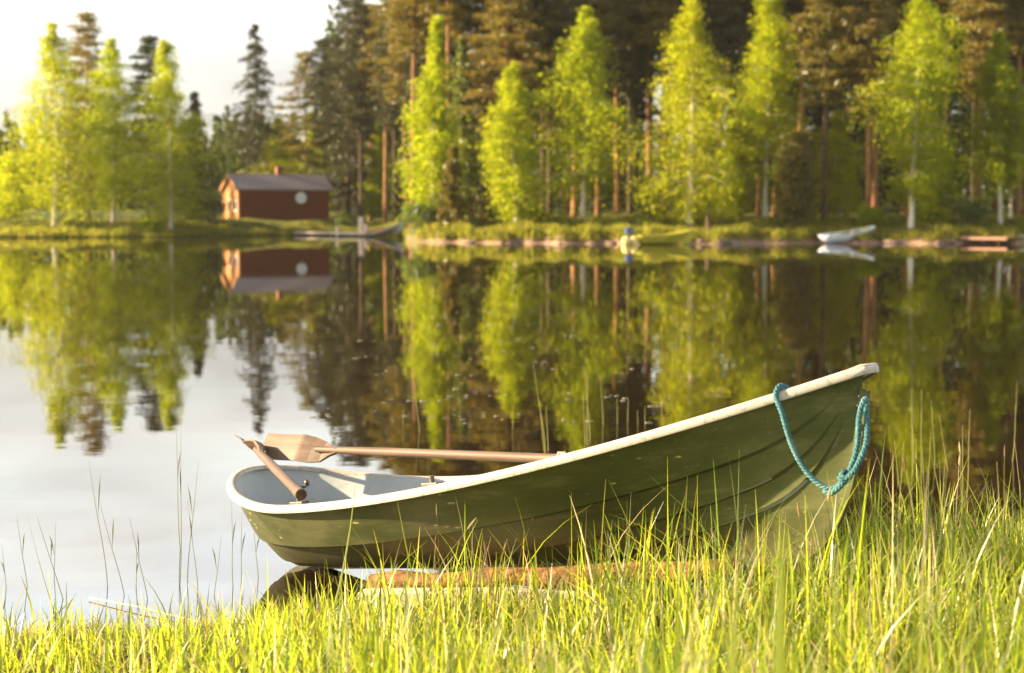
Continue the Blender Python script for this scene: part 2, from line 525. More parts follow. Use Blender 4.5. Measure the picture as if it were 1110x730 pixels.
def conifer_meshes(kind, H, W, seed, low, dens=1.0, needle=None, bark=None):
    """kind 'pine': open tufted crown on a bare stem; 'spruce': layered cone"""
    rng = np.random.default_rng(seed)
    nb = int((95 if kind == 'pine' else 120) * dens)
    u = np.clip(low + (1 - low) * ((np.arange(nb) + .5) / nb) + rng.uniform(-.012, .012, nb), low, .985)
    if kind == 'spruce':                      # whorls
        nw = max(9, nb // 5)
        u = low + (1 - low) * (np.floor((u - low) / (1 - low) * nw) + .5 + rng.uniform(-.42, .42, nb)) / nw
        u = np.clip(u, low, .985)
    az = np.arange(nb) * 2.39996 + rng.uniform(-.5, .5, nb)
    q = (u - low) / (1 - low)
    if kind == 'pine':
        prof = np.where(q < .35, .55 + .45 * q / .35, 1 - .78 * ((q - .35) / .65) ** 1.6)
        ln = W / 2 * prof * rng.uniform(.45, 1.25, nb); rise = rng.uniform(.05, .45, nb); sag = .25
    else:
        prof = .06 + .94 * (1 - q) ** .75
        ln = W / 2 * prof * rng.uniform(.45, 1.3, nb); rise = rng.uniform(-.25, .1, nb); sag = .12
    ln = np.maximum(ln, .3)
    def limbs(axis):
        out = []
        for i in range(nb):
            a = axis(u[i])
            P = [a + Vector((math.cos(az[i]) * ln[i] * s, math.sin(az[i]) * ln[i] * s, ln[i] * (rise[i] * s - sag * s * s))) for s in (0, .5, 1)]
            out.append((P, .045 * (1.15 - u[i])))
        return out
    tr, axis = trunk_mesh(H, .0085 * H + .03, rng, .12, limbs, bark, taper=1.15)
    C = []; UU = []
    for i in range(nb):
        a = axis(u[i])
        if kind == 'pine':
            nt_ = max(2, int(5 * ln[i] / (W / 2) + rng.uniform(0, 2)))
            for t in range(nt_):
                s = rng.uniform(.35, 1.05)
                lat = rng.normal(0, .16 * ln[i])
                c = np.array([a.x + math.cos(az[i]) * ln[i] * s - math.sin(az[i]) * lat, a.y + math.sin(az[i]) * ln[i] * s + math.cos(az[i]) * lat,
                              a.z + ln[i] * (rise[i] * s - sag * s * s) + .12])
                m = 30
                p = c + rng.normal(0, 1, (m, 3)) * np.array([.34, .34, .12])
                d = rand_dirs(rng, m); d[:, 2] = np.abs(d[:, 2]) * .7
                C.append(p); UU.append(d)
        else:
            m = int(34 + 80 * ln[i] / (W / 2))
            s = rng.uniform(.08, 1.05, m)
            lat = rng.normal(0, .14 * ln[i] + .03, m) * (1.15 - .7 * s)
            p = np.stack([a.x + math.cos(az[i]) * ln[i] * s - math.sin(az[i]) * lat, a.y + math.sin(az[i]) * ln[i] * s + math.cos(az[i]) * lat,
                          a.z + ln[i] * (rise[i] * s - sag * s * s) - rng.exponential(.13, m)], 1)
            d = rand_dirs(rng, m) * .8; d[:, 0] += math.cos(az[i]) * .6; d[:, 1] += math.sin(az[i]) * .6; d[:, 2] -= .25
            C.append(p); UU.append(d)
    C = np.concatenate(C); U = np.concatenate(UU)
    U /= np.linalg.norm(U, axis=1, keepdims=True) + 1e-9
    n = len(C)
    cr = leaf_mesh('crown', C, U, rng.uniform(.30, .58, n), rng.uniform(.07, .13, n), needle, rng)
    return tr, cr


def tree(name, meshes, loc, label, group=None, rz=0.0, sc=(1, 1, 1), cat='tree'):
    t = empty(name, loc, rz)
    t.scale = sc
    link_mesh('trunk', meshes[0], t)
    link_mesh('crown', meshes[1], t)
    return tag(t, label, cat, group)


def on_ground(px, D):
    x = (px - PW / 2) / F * D
    return (x, D, gh(x, D))


def height_to(ytop, D, z0):
    return CAMH + (YH - ytop) / F * D - z0

# ------------------------------------------------------------------ birches along the far bank
BG = 'birches in front of the dark wood'
BIRCH = [  # px, top y, width px, distance, seed, low, label
    (60, 26, 112, 147, 1, .12, 'broad yellow green birch, leftmost tall tree on the far bank'),
    (124, 42, 76, 153, 2, .13, 'slender birch between the leftmost birch and the one beside the cabin'),
    (186, 44, 88, 149, 3, .09, 'bushy birch just left of the red cabin, leaves down to the grass'),
    (470, 18, 64, 122, 4, .08, 'narrow pale birch standing above the low green bush on the point'),
    (560, 68, 70, 117, 5, .12, 'shortest of the birches in front of the brown pines'),
    (631, 10, 84, 121.5, 6, .17, 'pointed birch with a bare white lower trunk, facing the middle of the lake'),
    (746, -8, 122, 115.5, 7, .05, 'widest weeping birch behind the yellow green motorboat'),
    (828, -14, 80, 123.5, 8, .16, 'tall birch with hanging branches right of the widest weeping birch'),
    (986, -4, 92, 114.5, 9, .17, 'tall pale birch right of the white beached boat, white trunk showing below'),
    (1083, 34, 70, 118.5, 10, .24, 'birch behind the brown dock with a pale bare lower stem'),
    (-62, 20, 100, 152, 11, .08, 'birch on the far bank beyond the left edge'),
    (1172, 20, 90, 118, 12, .08, 'birch on the far bank beyond the right edge'),
]
for px, yt, wpx, D, sd, low, lab in BIRCH:
    loc = on_ground(px, D)
    H = height_to(yt, D, loc[2])
    tree('birch_tree', birch_meshes(H, wpx / F * D, sd, low), loc, lab, BG)
# second stem of the right birch
loc = on_ground(1094, 120)
tree('birch_tree', birch_meshes(9.5, 2.6, 31, .45, .6), loc, 'thin young birch stem leaning close beside the birch behind the brown dock', BG)
# lower light green broadleaf trees in the gaps
for px, yt, wpx, D, sd, lab in (
        (305, 128, 62, 192, 21, 'low sunlit broadleaf tree behind the cabin chimney'),
        (338, 120, 58, 196, 22, 'low sunlit broadleaf tree behind the right end of the cabin roof'),
        (905, 120, 66, 125, 23, 'leafy half grown birch between the two straight pine trunks'),
        (1018, 150, 46, 124, 24, 'small leafy tree right of the tall pale birch with the white trunk'),
        (790, 130, 66, 124, 25, 'half grown leafy tree between the two weeping birches'),
        (408, 130, 36, 178, 26, 'small sunlit tree seen through the dark trunks right of the cabin'),
        (8, 165, 44, 160, 27, 'low leafy tree at the left end of the far bank')):
    loc = on_ground(px, D)
    tree('broadleaf_tree', birch_meshes(height_to(yt, D, loc[2]), wpx / F * D, sd, .03), loc, lab)

# ------------------------------------------------------------------ conifers that can be told apart
for px, yt, wpx, D, sd, kind, low, needle, bark, dens, lab in (
        (278, 27, 84, 192, 41, 'spruce', .12, 'spruce_needle', 'dark_bark', 1.5, 'dark sparse spruce standing alone against the sky behind the cabin'),
        (97, 18, 66, 158, 42, 'pine', .12, 'pine_needle', 'pine_bark', 1.3, 'brown pine between the two left birches'),
        (162, 42, 56, 160, 43, 'pine', .12, 'spruce_needle', 'dark_bark', 1.2, 'dark pine top showing between the two birches left of the cabin'),
        (216, 100, 56, 157, 44, 'spruce', .02, 'spruce_needle', 'dark_bark', 1.1, 'shaded spruce close to the left gable of the cabin'),
        (334, 58, 66, 190, 45, 'pine', .25, 'pine_needle', 'pine_bark', 1.0, 'open pine above the right end of the cabin roof'),
        (378, 2, 78, 178, 46, 'pine', .12, 'spruce_needle', 'dark_bark', 1.6, 'tall dark pine at the left end of the wood, beside the cabin'),
        (504, 40, 58, 128, 47, 'spruce', .02, 'bush_leaf', 'dark_bark', 1.1, 'green spruce behind the right side of the narrow pale birch'),
        (548, -30, 104, 128, 48, 'pine', .28, 'pine_needle', 'pine_bark', 1.5, 'broad brown pine behind the shortest birch'),
        (612, -50, 84, 131, 49, 'pine', .26, 'pine_needle', 'pine_bark', 1.5, 'brown pine with an orange trunk between the shortest birch and the pointed one'),
        (892, -60, 60, 120, 50, 'pine', .40, 'pine_needle', 'dark_bark', 1.2, 'pine with a dark straight trunk behind the white beached boat'),
        (940, -70, 64, 119, 51, 'pine', .34, 'pine_needle', 'pine_bark', 1.2, 'pine with a straight orange trunk just left of the tall pale birch'),
        (1060, -50, 64, 124, 52, 'pine', .45, 'pine_needle', 'pine_bark', 1.1, 'pine with a bare orange trunk left of the birch behind the dock'),
        (861, 146, 44, 117, 53, 'pine', .05, 'pine_needle', 'pine_bark', .8, 'young pine sapling standing on the bank left of the dark straight trunk'),
        (491, 158, 36, 119, 54, 'spruce', .03, 'pine_needle', 'pine_bark', .8, 'young brownish spruce on the point right of the narrow pale birch'),
        (706, 190, 32, 119, 55, 'spruce', .01, 'bush_leaf', 'dark_bark', .6, 'small round spruce left of the widest weeping birch')):
    loc = on_ground(px, D)
    tree(kind + '_tree', conifer_meshes(kind, height_to(yt, D, loc[2]), wpx / F * D, sd, low, dens, M[needle], M[bark]), loc, lab)

# ------------------------------------------------------------------ the dense wood behind: copies of a few kinds
rngw = np.random.default_rng(77)
KINDS = []
for k in range(4):
    KINDS.append(('pine_tree', conifer_meshes('pine', 25, 5.2, 200 + k, .50 + .06 * (k % 2), 1.1, M['pine_needle'], M['pine_bark']), 'tall brown pine standing in the dense wood behind the birches'))
for k in range(2):
    KINDS.append(('pine_tree', conifer_meshes('pine', 25, 5.2, 210 + k, .40, 1.2, M['spruce_needle'], M['dark_bark']), 'tall dark pine standing in the dense wood behind the birches'))
for k in range(3):
    KINDS.append(('spruce_tree', conifer_meshes('spruce', 24, 6.0, 220 + k, .04, 1.3, M['spruce_needle'], M['dark_bark']), 'dark spruce standing in the dense wood behind the birches'))
def wood(px, D, k, h):
    loc = on_ground(px, D)
    nm, ms, lab = KINDS[k]
    s = h / 25.0
    tree(nm, ms, loc, lab, 'trees of the dense wood', rngw.uniform(0, 6.28), (s * rngw.uniform(.9, 1.15), s * rngw.uniform(.9, 1.15), s))
for row, (D0, step, hh) in enumerate(((133, 38, 25.5), (141, 40, 26.5), (151, 42, 28), (163, 46, 29))):
    px = 452 + row * 9
    while px < 1290:
        D = D0 + rngw.uniform(-2.5, 2.5)
        k = int(rngw.choice([0, 1, 2, 3, 4, 5])) if row < 2 else int(rngw.choice([0, 3, 4, 5, 6, 7, 8]))
        wood(px + rngw.uniform(-9, 9), D, k, hh * rngw.uniform(.9, 1.1))
        px += step
for px, D, k, yt in ((353, 190, 4, 45), (367, 188, 7, 30), (392, 174, 5, -2), (402, 180, 1, 8), (418, 172, 2, -6), (428, 166, 4, 2), (440, 160, 0, -10), (452, 156, 6, -14), (384, 184, 8, 24), (412, 186, 6, 10), (432, 188, 7, 6),
                     (652, 158, 6, -40), (676, 156, 7, -40), (694, 160, 8, -40), (664, 164, 4, -60), (-30, 176, 6, 60), (-90, 172, 1, 30), (-120, 176, 7, 40), (-10, 182, 8, 100)):
    loc = on_ground(px, D)
    wood(px, D, k, height_to(yt, D, loc[2]))

# far-off wood that reads as one mass
rng = np.random.default_rng(5)
C = []
for i in range(520):
    D = rng.uniform(215, 300)
    px = rng.uniform(-200, 1330)
    x = (px - PW / 2) / F * D
    z0 = gh(x, D)
    H = rng.uniform(10, 14.5) * (1.0 if px < 345 else 2.1) * D / 235
    m = 130
    q = rng.beta(1.1, 1.4, m)
    r = rng.uniform(1.6, 2.6) * (1 - q) ** .7 * np.sqrt(rng.uniform(.2, 1, m))
    a = rng.uniform(0, 6.28, m)
    C.append(np.stack([x + r * np.cos(a), D + r * np.sin(a), z0 + H * q], 1))
C = np.concatenate(C); n = len(C)
tag(link_mesh('distant_woods', leaf_mesh('distant_woods', C, rand_dirs(rng, n), rng.uniform(.9, 1.7, n), rng.uniform(.6, 1.1, n), M['far_wood'], rng)),
    'hazy green wood far beyond the cabin and the birches', 'woods', kind='stuff')

# ------------------------------------------------------------------ bushes and grass of the far bank
def bush_mesh(R_, H, seed, mat, n=1500):
    rng = np.random.default_rng(seed)
    cl = rng.uniform(-1, 1, (16, 3)) * np.array([R_ * .75, R_ * .75, H * .38]) + np.array([0, 0, H * .48])
    k = rng.integers(0, 16, n)
    C = cl[k] + rng.normal(0, 1, (n, 3)) * np.array([R_ * .22, R_ * .22, H * .14])
    C[:, 2] = np.abs(C[:, 2])
    return leaf_mesh('foliage', C, rand_dirs(rng, n), rng.uniform(.16, .32, n), rng.uniform(.10, .2, n), mat, rng), [tuple(c) for c in cl]

def bush(px, D, R_, H, seed, mat, lab):
    t = empty('bush', on_ground(px, D))
    me, cl = bush_mesh(R_, H, seed, mat)
    link_mesh('foliage', me, t)
    mb = MB()
    for c in cl[:9]: mb.tube([(c[0] * .1, c[1] * .1, -.1), (c[0] * .6, c[1] * .6, c[2] * .6), c], [.03, .02, .008], 4)
    mb.build('stem', M['dark_bark'], t)
    tag(t, lab, 'bush')
bush(458, 120.5, 1.5, 2.0, 1, M['bush_leaf'], 'dark green bush at the tip of the point, beside the pale rowing boat')
bush(376, 167, 1.2, .9, 2, M['bush_leaf'], 'low dark bush on the lawn in front of the right end of the cabin')
bush(522, 119, 1.1, 2.4, 3, M['pine_needle'], 'brownish bush between the young spruce and the shortest birch')
bush(164, 146, 1.2, 1.3, 4, M['birch_leaf'], 'bright low bush at the foot of the birches left of the cabin')
bush(940, 117.5, 1.1, 1.6, 5, M['birch_leaf'], 'leafy bush at the foot of the straight orange pine trunk')
bush(1045, 118, 1.5, 2.2, 6, M['bush_leaf'], 'green bush behind the left end of the brown dock')
bush(580, 118, 1.0, 1.3, 7, M['birch_leaf'], 'bright low bush between the shortest birch and the pointed birch')
bush(1010, 117, 1.0, 1.7, 8, M['birch_leaf'], 'yellow green bush right of the white birch trunk')

rng = np.random.default_rng(9)
def far_grass(n):
    px = rng.uniform(-160, 1270, n); 
    x = (px - PW / 2) / F * np.where(px < 450, 148, 116)
    e = rng.beta(.9, 3.2, n) * 22 + np.where(x < -8, .0, .3)
    y = far_shore(x) + e
    z = ground_h(x, y)
    clump = .5 + .5 * np.sin(x * .8 + 1) * np.sin(x * 2.1)
    h = rng.uniform(.16, .42, n) * (1 + 1.5 * clump * np.exp(-((e - 2.2) / 1.8) ** 2))
    h = np.where((x > -9) & (x < 8) & (e < 5), h * 1.25, h)
    lawn = (x > -26) & (x < -9) & (e > 2)
    h = np.where(lawn, h * .35, h)
    U = rng.normal(0, .28, (n, 3)); U[:, 2] = 1
    U /= np.linalg.norm(U, axis=1, keepdims=True)
    C = np.stack([x, y, z], 1) + U * (h / 2)[:, None]
    Wd = np.stack([np.cos(a := rng.uniform(0, 6.28, n)), np.sin(a), 0 * a], 1)
    V = cards(C, U, Wd, h, rng.uniform(.05, .11, n))
    return raw_mesh('shore_grass', V, np.arange(len(V)), np.full(n, 4), M['far_grass'])
tag(link_mesh('shore_grass', far_grass(52000)), 'rough yellow green grass along the far bank', 'grass', kind='stuff')

# rocks along the far waterline
def rock_mesh(seed, s):
    rng = np.random.default_rng(seed)
    bm = bmesh.new()
    bmesh.ops.create_icosphere(bm, subdivisions=2, radius=1)
    k = rng.normal(size=(5, 3))
    for v in bm.verts:
        d = 1 + .18 * math.sin(v.co.dot(Vector(k[0])) * 2) + .12 * math.sin(v.co.dot(Vector(k[1])) * 4)
        v.co = Vector((v.co.x * s[0] * d, v.co.y * s[1] * d, v.co.z * s[2] * d))
    me = bpy.data.meshes.new('rock'); bm.to_mesh(me); bm.free()
    me.polygons.foreach_set('use_smooth', [True] * len(me.polygons))
    me.materials.append(M['rock'])
    return me
RM = [rock_mesh(i, (1, .8, .55)) for i in range(5)]
for i in range(24):
    px = rngw.uniform(600, 880) if i < 13 else (rngw.uniform(450, 600) if i < 19 else rngw.uniform(955, 1030))
    x0 = (px - PW / 2) / F * 110
    yy = float(far_shore(np.array([x0]))[0]) + rngw.uniform(-.3, .8)
    o = link_mesh('rock', RM[i % 5])
    s = rngw.uniform(.16, .5) ** 1.0
    o.scale = (s * rngw.uniform(1, 1.8), s, s * rngw.uniform(.45, .9)); o.location = (x0, yy, max(gh(x0, yy), 0) + .04); o.rotation_euler = (0, 0, rngw.uniform(0, 6))
    tag(o, 'pinkish brown rock in the bank at the far waterline', 'rock', 'rocks along the far waterline')

# ------------------------------------------------------------------ red cabin
def mat_boards(name, c0, c1):
    m, nt, out = new_mat(name)
    tc = nt.nodes.new('ShaderNodeTexCoord')
    wv = nt.nodes.new('ShaderNodeTexWave'); wv.bands_direction = 'Z'; wv.inputs['Scale'].default_value = 1.7
    wv.inputs['Distortion'].default_value = .25
    nt.links.new(tc.outputs['Object'], wv.inputs['Vector'])
    f = noise(nt, 2.5, 5, .6, stretch=(.3, .3, 3))
    c = mixc(nt, f, c0, c1)
    principled(nt, out, c, .8, .2, wv.outputs['Fac'], .9, .06)
    return m
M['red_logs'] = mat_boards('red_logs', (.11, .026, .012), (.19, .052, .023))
M['lit_gable'] = mat_boards('lit_gable', (.36, .15, .055), (.54, .26, .10))  # gable logs: the sunlit side's warmth and brightness are put into this colour
M['roof'] = mat_noise('roof', (.18, .145, .145), (.27, .225, .22), 1.2, .6, .4, (8, .6, 1), .3, .03)
M['white'] = mat_noise('white_paint', (.62, .60, .56), (.78, .76, .72), 5, .5)
M['glass_dark'] = mat_noise('dark_glass', (.012, .012, .014), (.02, .02, .022), 2, .08, .6)
M['brick'] = mat_noise('brick', (.17, .06, .035), (.28, .11, .06), 9, .9)
M['grey_dish'] = mat_noise('grey_dish', (.66, .68, .70), (.80, .81, .82), 4, .5)
Dc = 171
c0 = at(260, 234, Dc)
z0 = gh(c0.x, Dc)
phi = RAD(26)
cab = empty('cabin', (c0.x, c0.y, z0 - .05), phi)       # local x along the front wall, local y along the gable
Fl, Gl, eh, rh = 9.7, 5.4, 3.15, 4.62
mb = MB()
mb.add([(0, 0, -.4), (Fl, 0, -.4), (Fl, Gl, -.4), (0, Gl, -.4), (0, 0, eh), (Fl, 0, eh), (Fl, Gl, eh), (0, Gl, eh)],
       [(0, 1, 5, 4), (1, 2, 6, 5), (2, 3, 7, 6)])
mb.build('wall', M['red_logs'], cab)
mb = MB()
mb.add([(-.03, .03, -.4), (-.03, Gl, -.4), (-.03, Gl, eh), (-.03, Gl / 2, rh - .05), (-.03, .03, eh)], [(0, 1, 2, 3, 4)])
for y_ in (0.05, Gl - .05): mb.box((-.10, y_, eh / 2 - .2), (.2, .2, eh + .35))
g = mb.build('gable_wall', M['lit_gable'], cab)
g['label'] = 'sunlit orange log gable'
for y_ in (1.15, 3.4):
    w = MB().box((-.07, y_, 1.45), (.08, 1.0, 1.15)).build('window', M['white'], cab)
    MB().box((-.12, y_, 1.45), (.03, .78, .93)).build('pane', M['glass_dark'], w)
dr = MB().box((-.07, 2.3, .9), (.07, .9, 1.9)).build('door', M['lit_gable'], cab)
mb = MB()
sl = (rh - eh) / (Gl / 2)
ov, oe = .45, .22
for sy in (-1, 1):
    ye = Gl / 2 + sy * (Gl / 2 + oe); ze = eh - oe * sl
    for th in (0,):
        mb.add([(-ov, Gl / 2, rh), (Fl + ov, Gl / 2, rh), (Fl + ov, ye, ze), (-ov, ye, ze),
                (-ov, Gl / 2, rh + .14), (Fl + ov, Gl / 2, rh + .14), (Fl + ov, ye, ze + .14), (-ov, ye, ze + .14)],
               [(3, 2, 1, 0), (4, 5, 6, 7), (0, 1, 5, 4), (1, 2, 6, 5), (2, 3, 7, 6), (3, 0, 4, 7)])
rf = mb.build('roof', M['roof'], cab)
mb = MB()
for sy in (-1, 1):
    ye = Gl / 2 + sy * (Gl / 2 + oe); ze = eh - oe * sl
    mb.add([(-ov - .03, Gl / 2, rh - .12), (-ov - .03, ye, ze - .12), (-ov - .03, ye, ze + .16), (-ov - .03, Gl / 2, rh + .16)], [(0, 1, 2, 3)])
mb.build('bargeboard', M['lit_gable'], cab)
ch = MB().box((5.2, Gl / 2 + .25, rh + .35), (.62, .55, 1.0)).box((5.2, Gl / 2 + .25, rh + .88), (.74, .67, .08)).build('chimney', M['brick'], rf)
mb = MB()
n = 28
ring = [[(  .6 * math.cos(2 * math.pi * i / n) * r + 6.5, -.32 + .12 * (1 - r * r) + .02 * 0, 2.25 + .6 * math.sin(2 * math.pi * i / n) * r) for i in range(n)] for r in (1, .66, .33, .05)]
for rg in ring: mb.v += rg
for a in range(3):
    for i in range(n): mb.f.append((a * n + i, a * n + (i + 1) % n, (a + 1) * n + (i + 1) % n, (a + 1) * n + i))
mb.f.append(tuple(3 * n + i for i in range(n)))
mb.tube([(6.5, -.2, 2.25), (6.5, .02, 2.1)], .04, 8)
dd = mb.build('satellite_dish', M['grey_dish'], None, True)
dd.parent = cab
sd = dd.modifiers.new('thick', 'SOLIDIFY'); sd.thickness = .02
tag(cab, 'small red log cabin with grey roof and round white dish on its long wall', 'cabin')

# ------------------------------------------------------------------ boats
def softmax_(a, b, k=.02):
    return .5 * (a + b + np.sqrt((a - b) ** 2 + k * k))


class Hull:
    """double-ended rowing boat: x along the keel (0 stern, L bow), y abeam, z up"""
    def __init__(s, L=4.058, hs=.532, hm=.360, hb=.7208, ns=1.8991, wm=.6985, nb=2.0558, ts=.2743, strakes=True):
        s.L, s.hs, s.hm, s.hb, s.ns, s.wm, s.nb, s.ts, s.strakes = L, hs, hm, hb, ns, wm, nb, ts, strakes

    def beam(s, t):
        a = np.clip((.42 - t) / .42, 0, 1); q = np.clip((t - .42) / .58, 0, 1)
        return np.where(t < .42, s.wm * np.sqrt(np.clip(1 - a ** s.ns, 0, 1)), s.wm * (1 - q ** s.nb) + .045 * q ** s.nb)

    def sheer(s, t):
        return np.where(t < s.ts, s.hm + (s.hs - s.hm) * (np.clip(s.ts - t, 0, 1) / s.ts) ** 2, s.hm + (s.hb - s.hm) * ((np.clip(t, s.ts, 1) - s.ts) / (1 - s.ts)) ** 2)

    def keel(s, t):
        z = s.sheer(t) - .012
        return np.clip(z * np.clip((.12 - t) / .12, 0, 1) ** 2.0 + z * np.clip((t - .844) / .156, 0, 1) ** 3.2, 0, z - .012)

    def point(s, t, q, inset=.042, drop=.012):
        k = s.keel(t)
        e = .391 + (.50 - .391) * np.clip((.4 - t) / .4, 0, 1) ** 2 + (2.2 - .391) * np.clip((t - .4) / .6, 0, 1) ** 1.5
        b = np.maximum(s.beam(t) - inset, .004)
        v = b * np.clip(q - 1.01e-4, 0, 1) ** e
        return np.stack([t * s.L - .034 * t ** 12, v, k + (s.sheer(t) - drop - k) * q], -1)

    def rim_curve(s):
        """outer top edge, port stern centre -> bow -> starboard stern centre"""
        t = np.concatenate([.42 * np.linspace(0, 1, 60) ** 2.4, .42 + .58 * np.linspace(0, 1, 44)[1:]])
        b = s.beam(t); z = s.sheer(t)
        P = np.stack([t * s.L, b, z], 1)
        Q_ = P[::-1].copy(); Q_[:, 1] *= -1
        return P, Q_

    def ts_grid(s, n):
        a = np.linspace(0, 1, n)
        t = .5 - .5 * np.cos(a * math.pi)
        return .35 * t + .65 * (a ** 1.35 * .62 + .38 * (1 - (1 - a) ** 1.6))

    def shell(s, inset, drop, offs, rows, n=120):
        t = np.concatenate([.2 * np.linspace(.0, 1, 26) ** 2.2, np.linspace(.2, .82, 56)[1:], .82 + .18 * (1 - (1 - np.linspace(0, 1, 30)[1:]) ** 1.3)])
        t[0] = .0008
        q_rows, o_rows = rows(t)
        G = []
        for q, o in zip(q_rows, o_rows):
            p = s.point(t, q, inset, drop)
            dq = s.point(t, np.clip(q + .01, 0, 1), inset, drop) - s.point(t, np.clip(q - .01, 1e-4, 1), inset, drop)
            dt = s.point(np.clip(t + .004, 0, 1), q, inset, drop) - s.point(np.clip(t - .004, 0, 1), q, inset, drop)
            nrm = np.cross(dt, dq)
            nrm /= np.linalg.norm(nrm, axis=1, keepdims=True) + 1e-9
            nrm *= np.sign(nrm[:, 1:2] + 1e-9)
            G.append(p + nrm * (o + offs)[:, None])
        G = np.array(G)                          # rows x t x 3
        return G

    def outer_rows(s, t):
        l1 = .402 + .057 * t + .358 * t * t
        l2 = np.minimum(softmax_(-.218 + .510 * t + .386 * t * t, .10 + .05 * t, .08), l1 - .05)
        l3 = np.minimum(softmax_(-.395 + .330 * t + .619 * t * t, .035 + .02 * t, .05), l2 - .03)
        fade = np.clip(t / .10, 0, 1) * np.clip((.975 - t) / .10, 0, 1) * (1 if s.strakes else 0)
        step = .015 * fade
        lines = [np.zeros_like(t), l3, l2, l1, np.ones_like(t)]
        q, o = [], []
        for j in range(4):
            a, b = lines[j], lines[j + 1]
            wg = .012 / np.maximum((b - a) * .45, .02)          # groove added so its shade draws the lap seam dark, about 12 mm wide
            for i, w in enumerate((0, .15, .35, .6, .8, -1.05, -1.0, 1)):
                ww = w if w >= 0 else np.clip(1 - wg * (1.0 if w == -1.0 else 1.3), .81, .995)
                q.append(np.clip(a + (b - a) * ww + (1e-4 if i == 0 else 0), 1e-4, 1))
                dd = step * np.clip(1 - ww, 0, 1) ** 2.2 if j > 0 else np.zeros_like(t)
                if j < 3 and i >= 6: dd = dd - .012 * fade
                o.append(dd)
        return q, o

    def plain_rows(s, t):
        w = np.linspace(0, 1, 14) ** 1.3
        return [np.full_like(t, max(v, 1e-4)) for v in w], [np.zeros_like(t)] * 14

    def build_shell(s, name, mat, parent, inset, drop, offs, rows, flip=False, lift=0.0):
        G = s.shell(inset, drop, offs, rows)
        G[:, :, 2] += lift
        r, n = G.shape[:2]
        P2 = G.copy(); P2[:, :, 1] *= -1
        V = np.concatenate([G.reshape(-1, 3), P2.reshape(-1, 3)])
        Fc = []
        for sd in (0, 1):
            b = sd * r * n
            for i in range(r - 1):
                for j in range(n - 1):
                    q = (b + i * n + j, b + i * n + j + 1, b + (i + 1) * n + j + 1, b + (i + 1) * n + j)
                    Fc.append(q if (sd == 0) == flip else q[::-1])
        me = bpy.data.meshes.new(name)
        me.from_pydata([tuple(v) for v in V], [], Fc)
        bm = bmesh.new(); bm.from_mesh(me)
        bmesh.ops.remove_doubles(bm, verts=bm.verts, dist=.0012)
        bm.to_mesh(me); bm.free()
        me.polygons.foreach_set('use_smooth', [True] * len(me.polygons))
        me.set_sharp_from_angle(angle=RAD(38))
        me.materials.append(mat)
        o = bpy.data.objects.new(name, me); COL.objects.link(o); o.parent = parent
        return o

    def build_rim(s, mat, parent, k=1.0):
        P, Q_ = s.rim_curve()
        C = np.concatenate([P, Q_[:-1]])          # closed loop
        C = C[np.concatenate([[True], np.linalg.norm(np.diff(C, axis=0), axis=1) > 1e-4])]
        m = len(C)
        T = np.roll(C, -1, 0) - np.roll(C, 1, 0)
        T[:, 2] = 0
        T /= np.linalg.norm(T, axis=1, keepdims=True) + 1e-9
        N = np.stack([-T[:, 1], T[:, 0], 0 * T[:, 0]], 1)       # outward for this winding
        if (N[5] @ np.array([0, 1, 0])) < 0: N = -N
        prof = [(-.050, -.018), (-.051, -.004), (-.046, .002), (-.030, .007), (-.012, .007), (-.003, .002), (.001, -.006), (.002, -.029), (-.001, -.034), (-.006, -.034), (-.010, -.029), (-.012, -.016), (-.040, -.016)]
        V = []
        for (a, w) in prof:
            V.append(C + N * (a * k) + np.array([0, 0, w * k]))
        V = np.array(V); r = len(prof)
        Fc = [(i * m + j, i * m + (j + 1) % m, ((i + 1) % r) * m + (j + 1) % m, ((i + 1) % r) * m + j) for i in range(r) for j in range(m)]
        me = bpy.data.meshes.new('gunwale_rim')
        me.from_pydata([tuple(v) for v in V.reshape(-1, 3)], [], Fc)
        bm = bmesh.new(); bm.from_mesh(me)
        bmesh.ops.recalc_face_normals(bm, faces=bm.faces); bm.to_mesh(me); bm.free()
        me.polygons.foreach_set('use_smooth', [True] * len(me.polygons))
        me.set_sharp_from_angle(angle=RAD(50))
        me.materials.append(mat)
        o = bpy.data.objects.new('gunwale_rim', me); COL.objects.link(o); o.parent = parent
        return o

    def thwart(s, t, w, z_frac, mat, parent, name='seat'):
        tt = np.array([t])
        z = float(s.sheer(tt)[0]) * z_frac
        pt = s.point(tt, np.array([z_frac * .98]))[0]
        b = float(pt[1]) - .012
        return MB().box((t * s.L, 0, z), (w, 2 * b, .035)).build(name, mat, parent, bevel=.006)

    def bow_plate(s, mat, parent, t0=.93):
        t = np.linspace(t0, .995, 10)
        b = np.maximum(s.beam(t) - .03, .01); z = s.sheer(t) - .004
        V = [(t[i] * s.L, sg * b[i], z[i]) for i in range(10) for sg in (-1, 1)]
        V += [(p[0], p[1], p[2] - .022) for p in V]
        Fc = []
        for i in range(9):
            a = 2 * i
            Fc += [(a, a + 2, a + 3, a + 1), (a + 20, a + 21, a + 23, a + 22)]
        Fc += [(0, 1, 21, 20), (18, 38, 39, 19)]
        return MB().add(V, Fc).build('bow_plate', mat, parent)

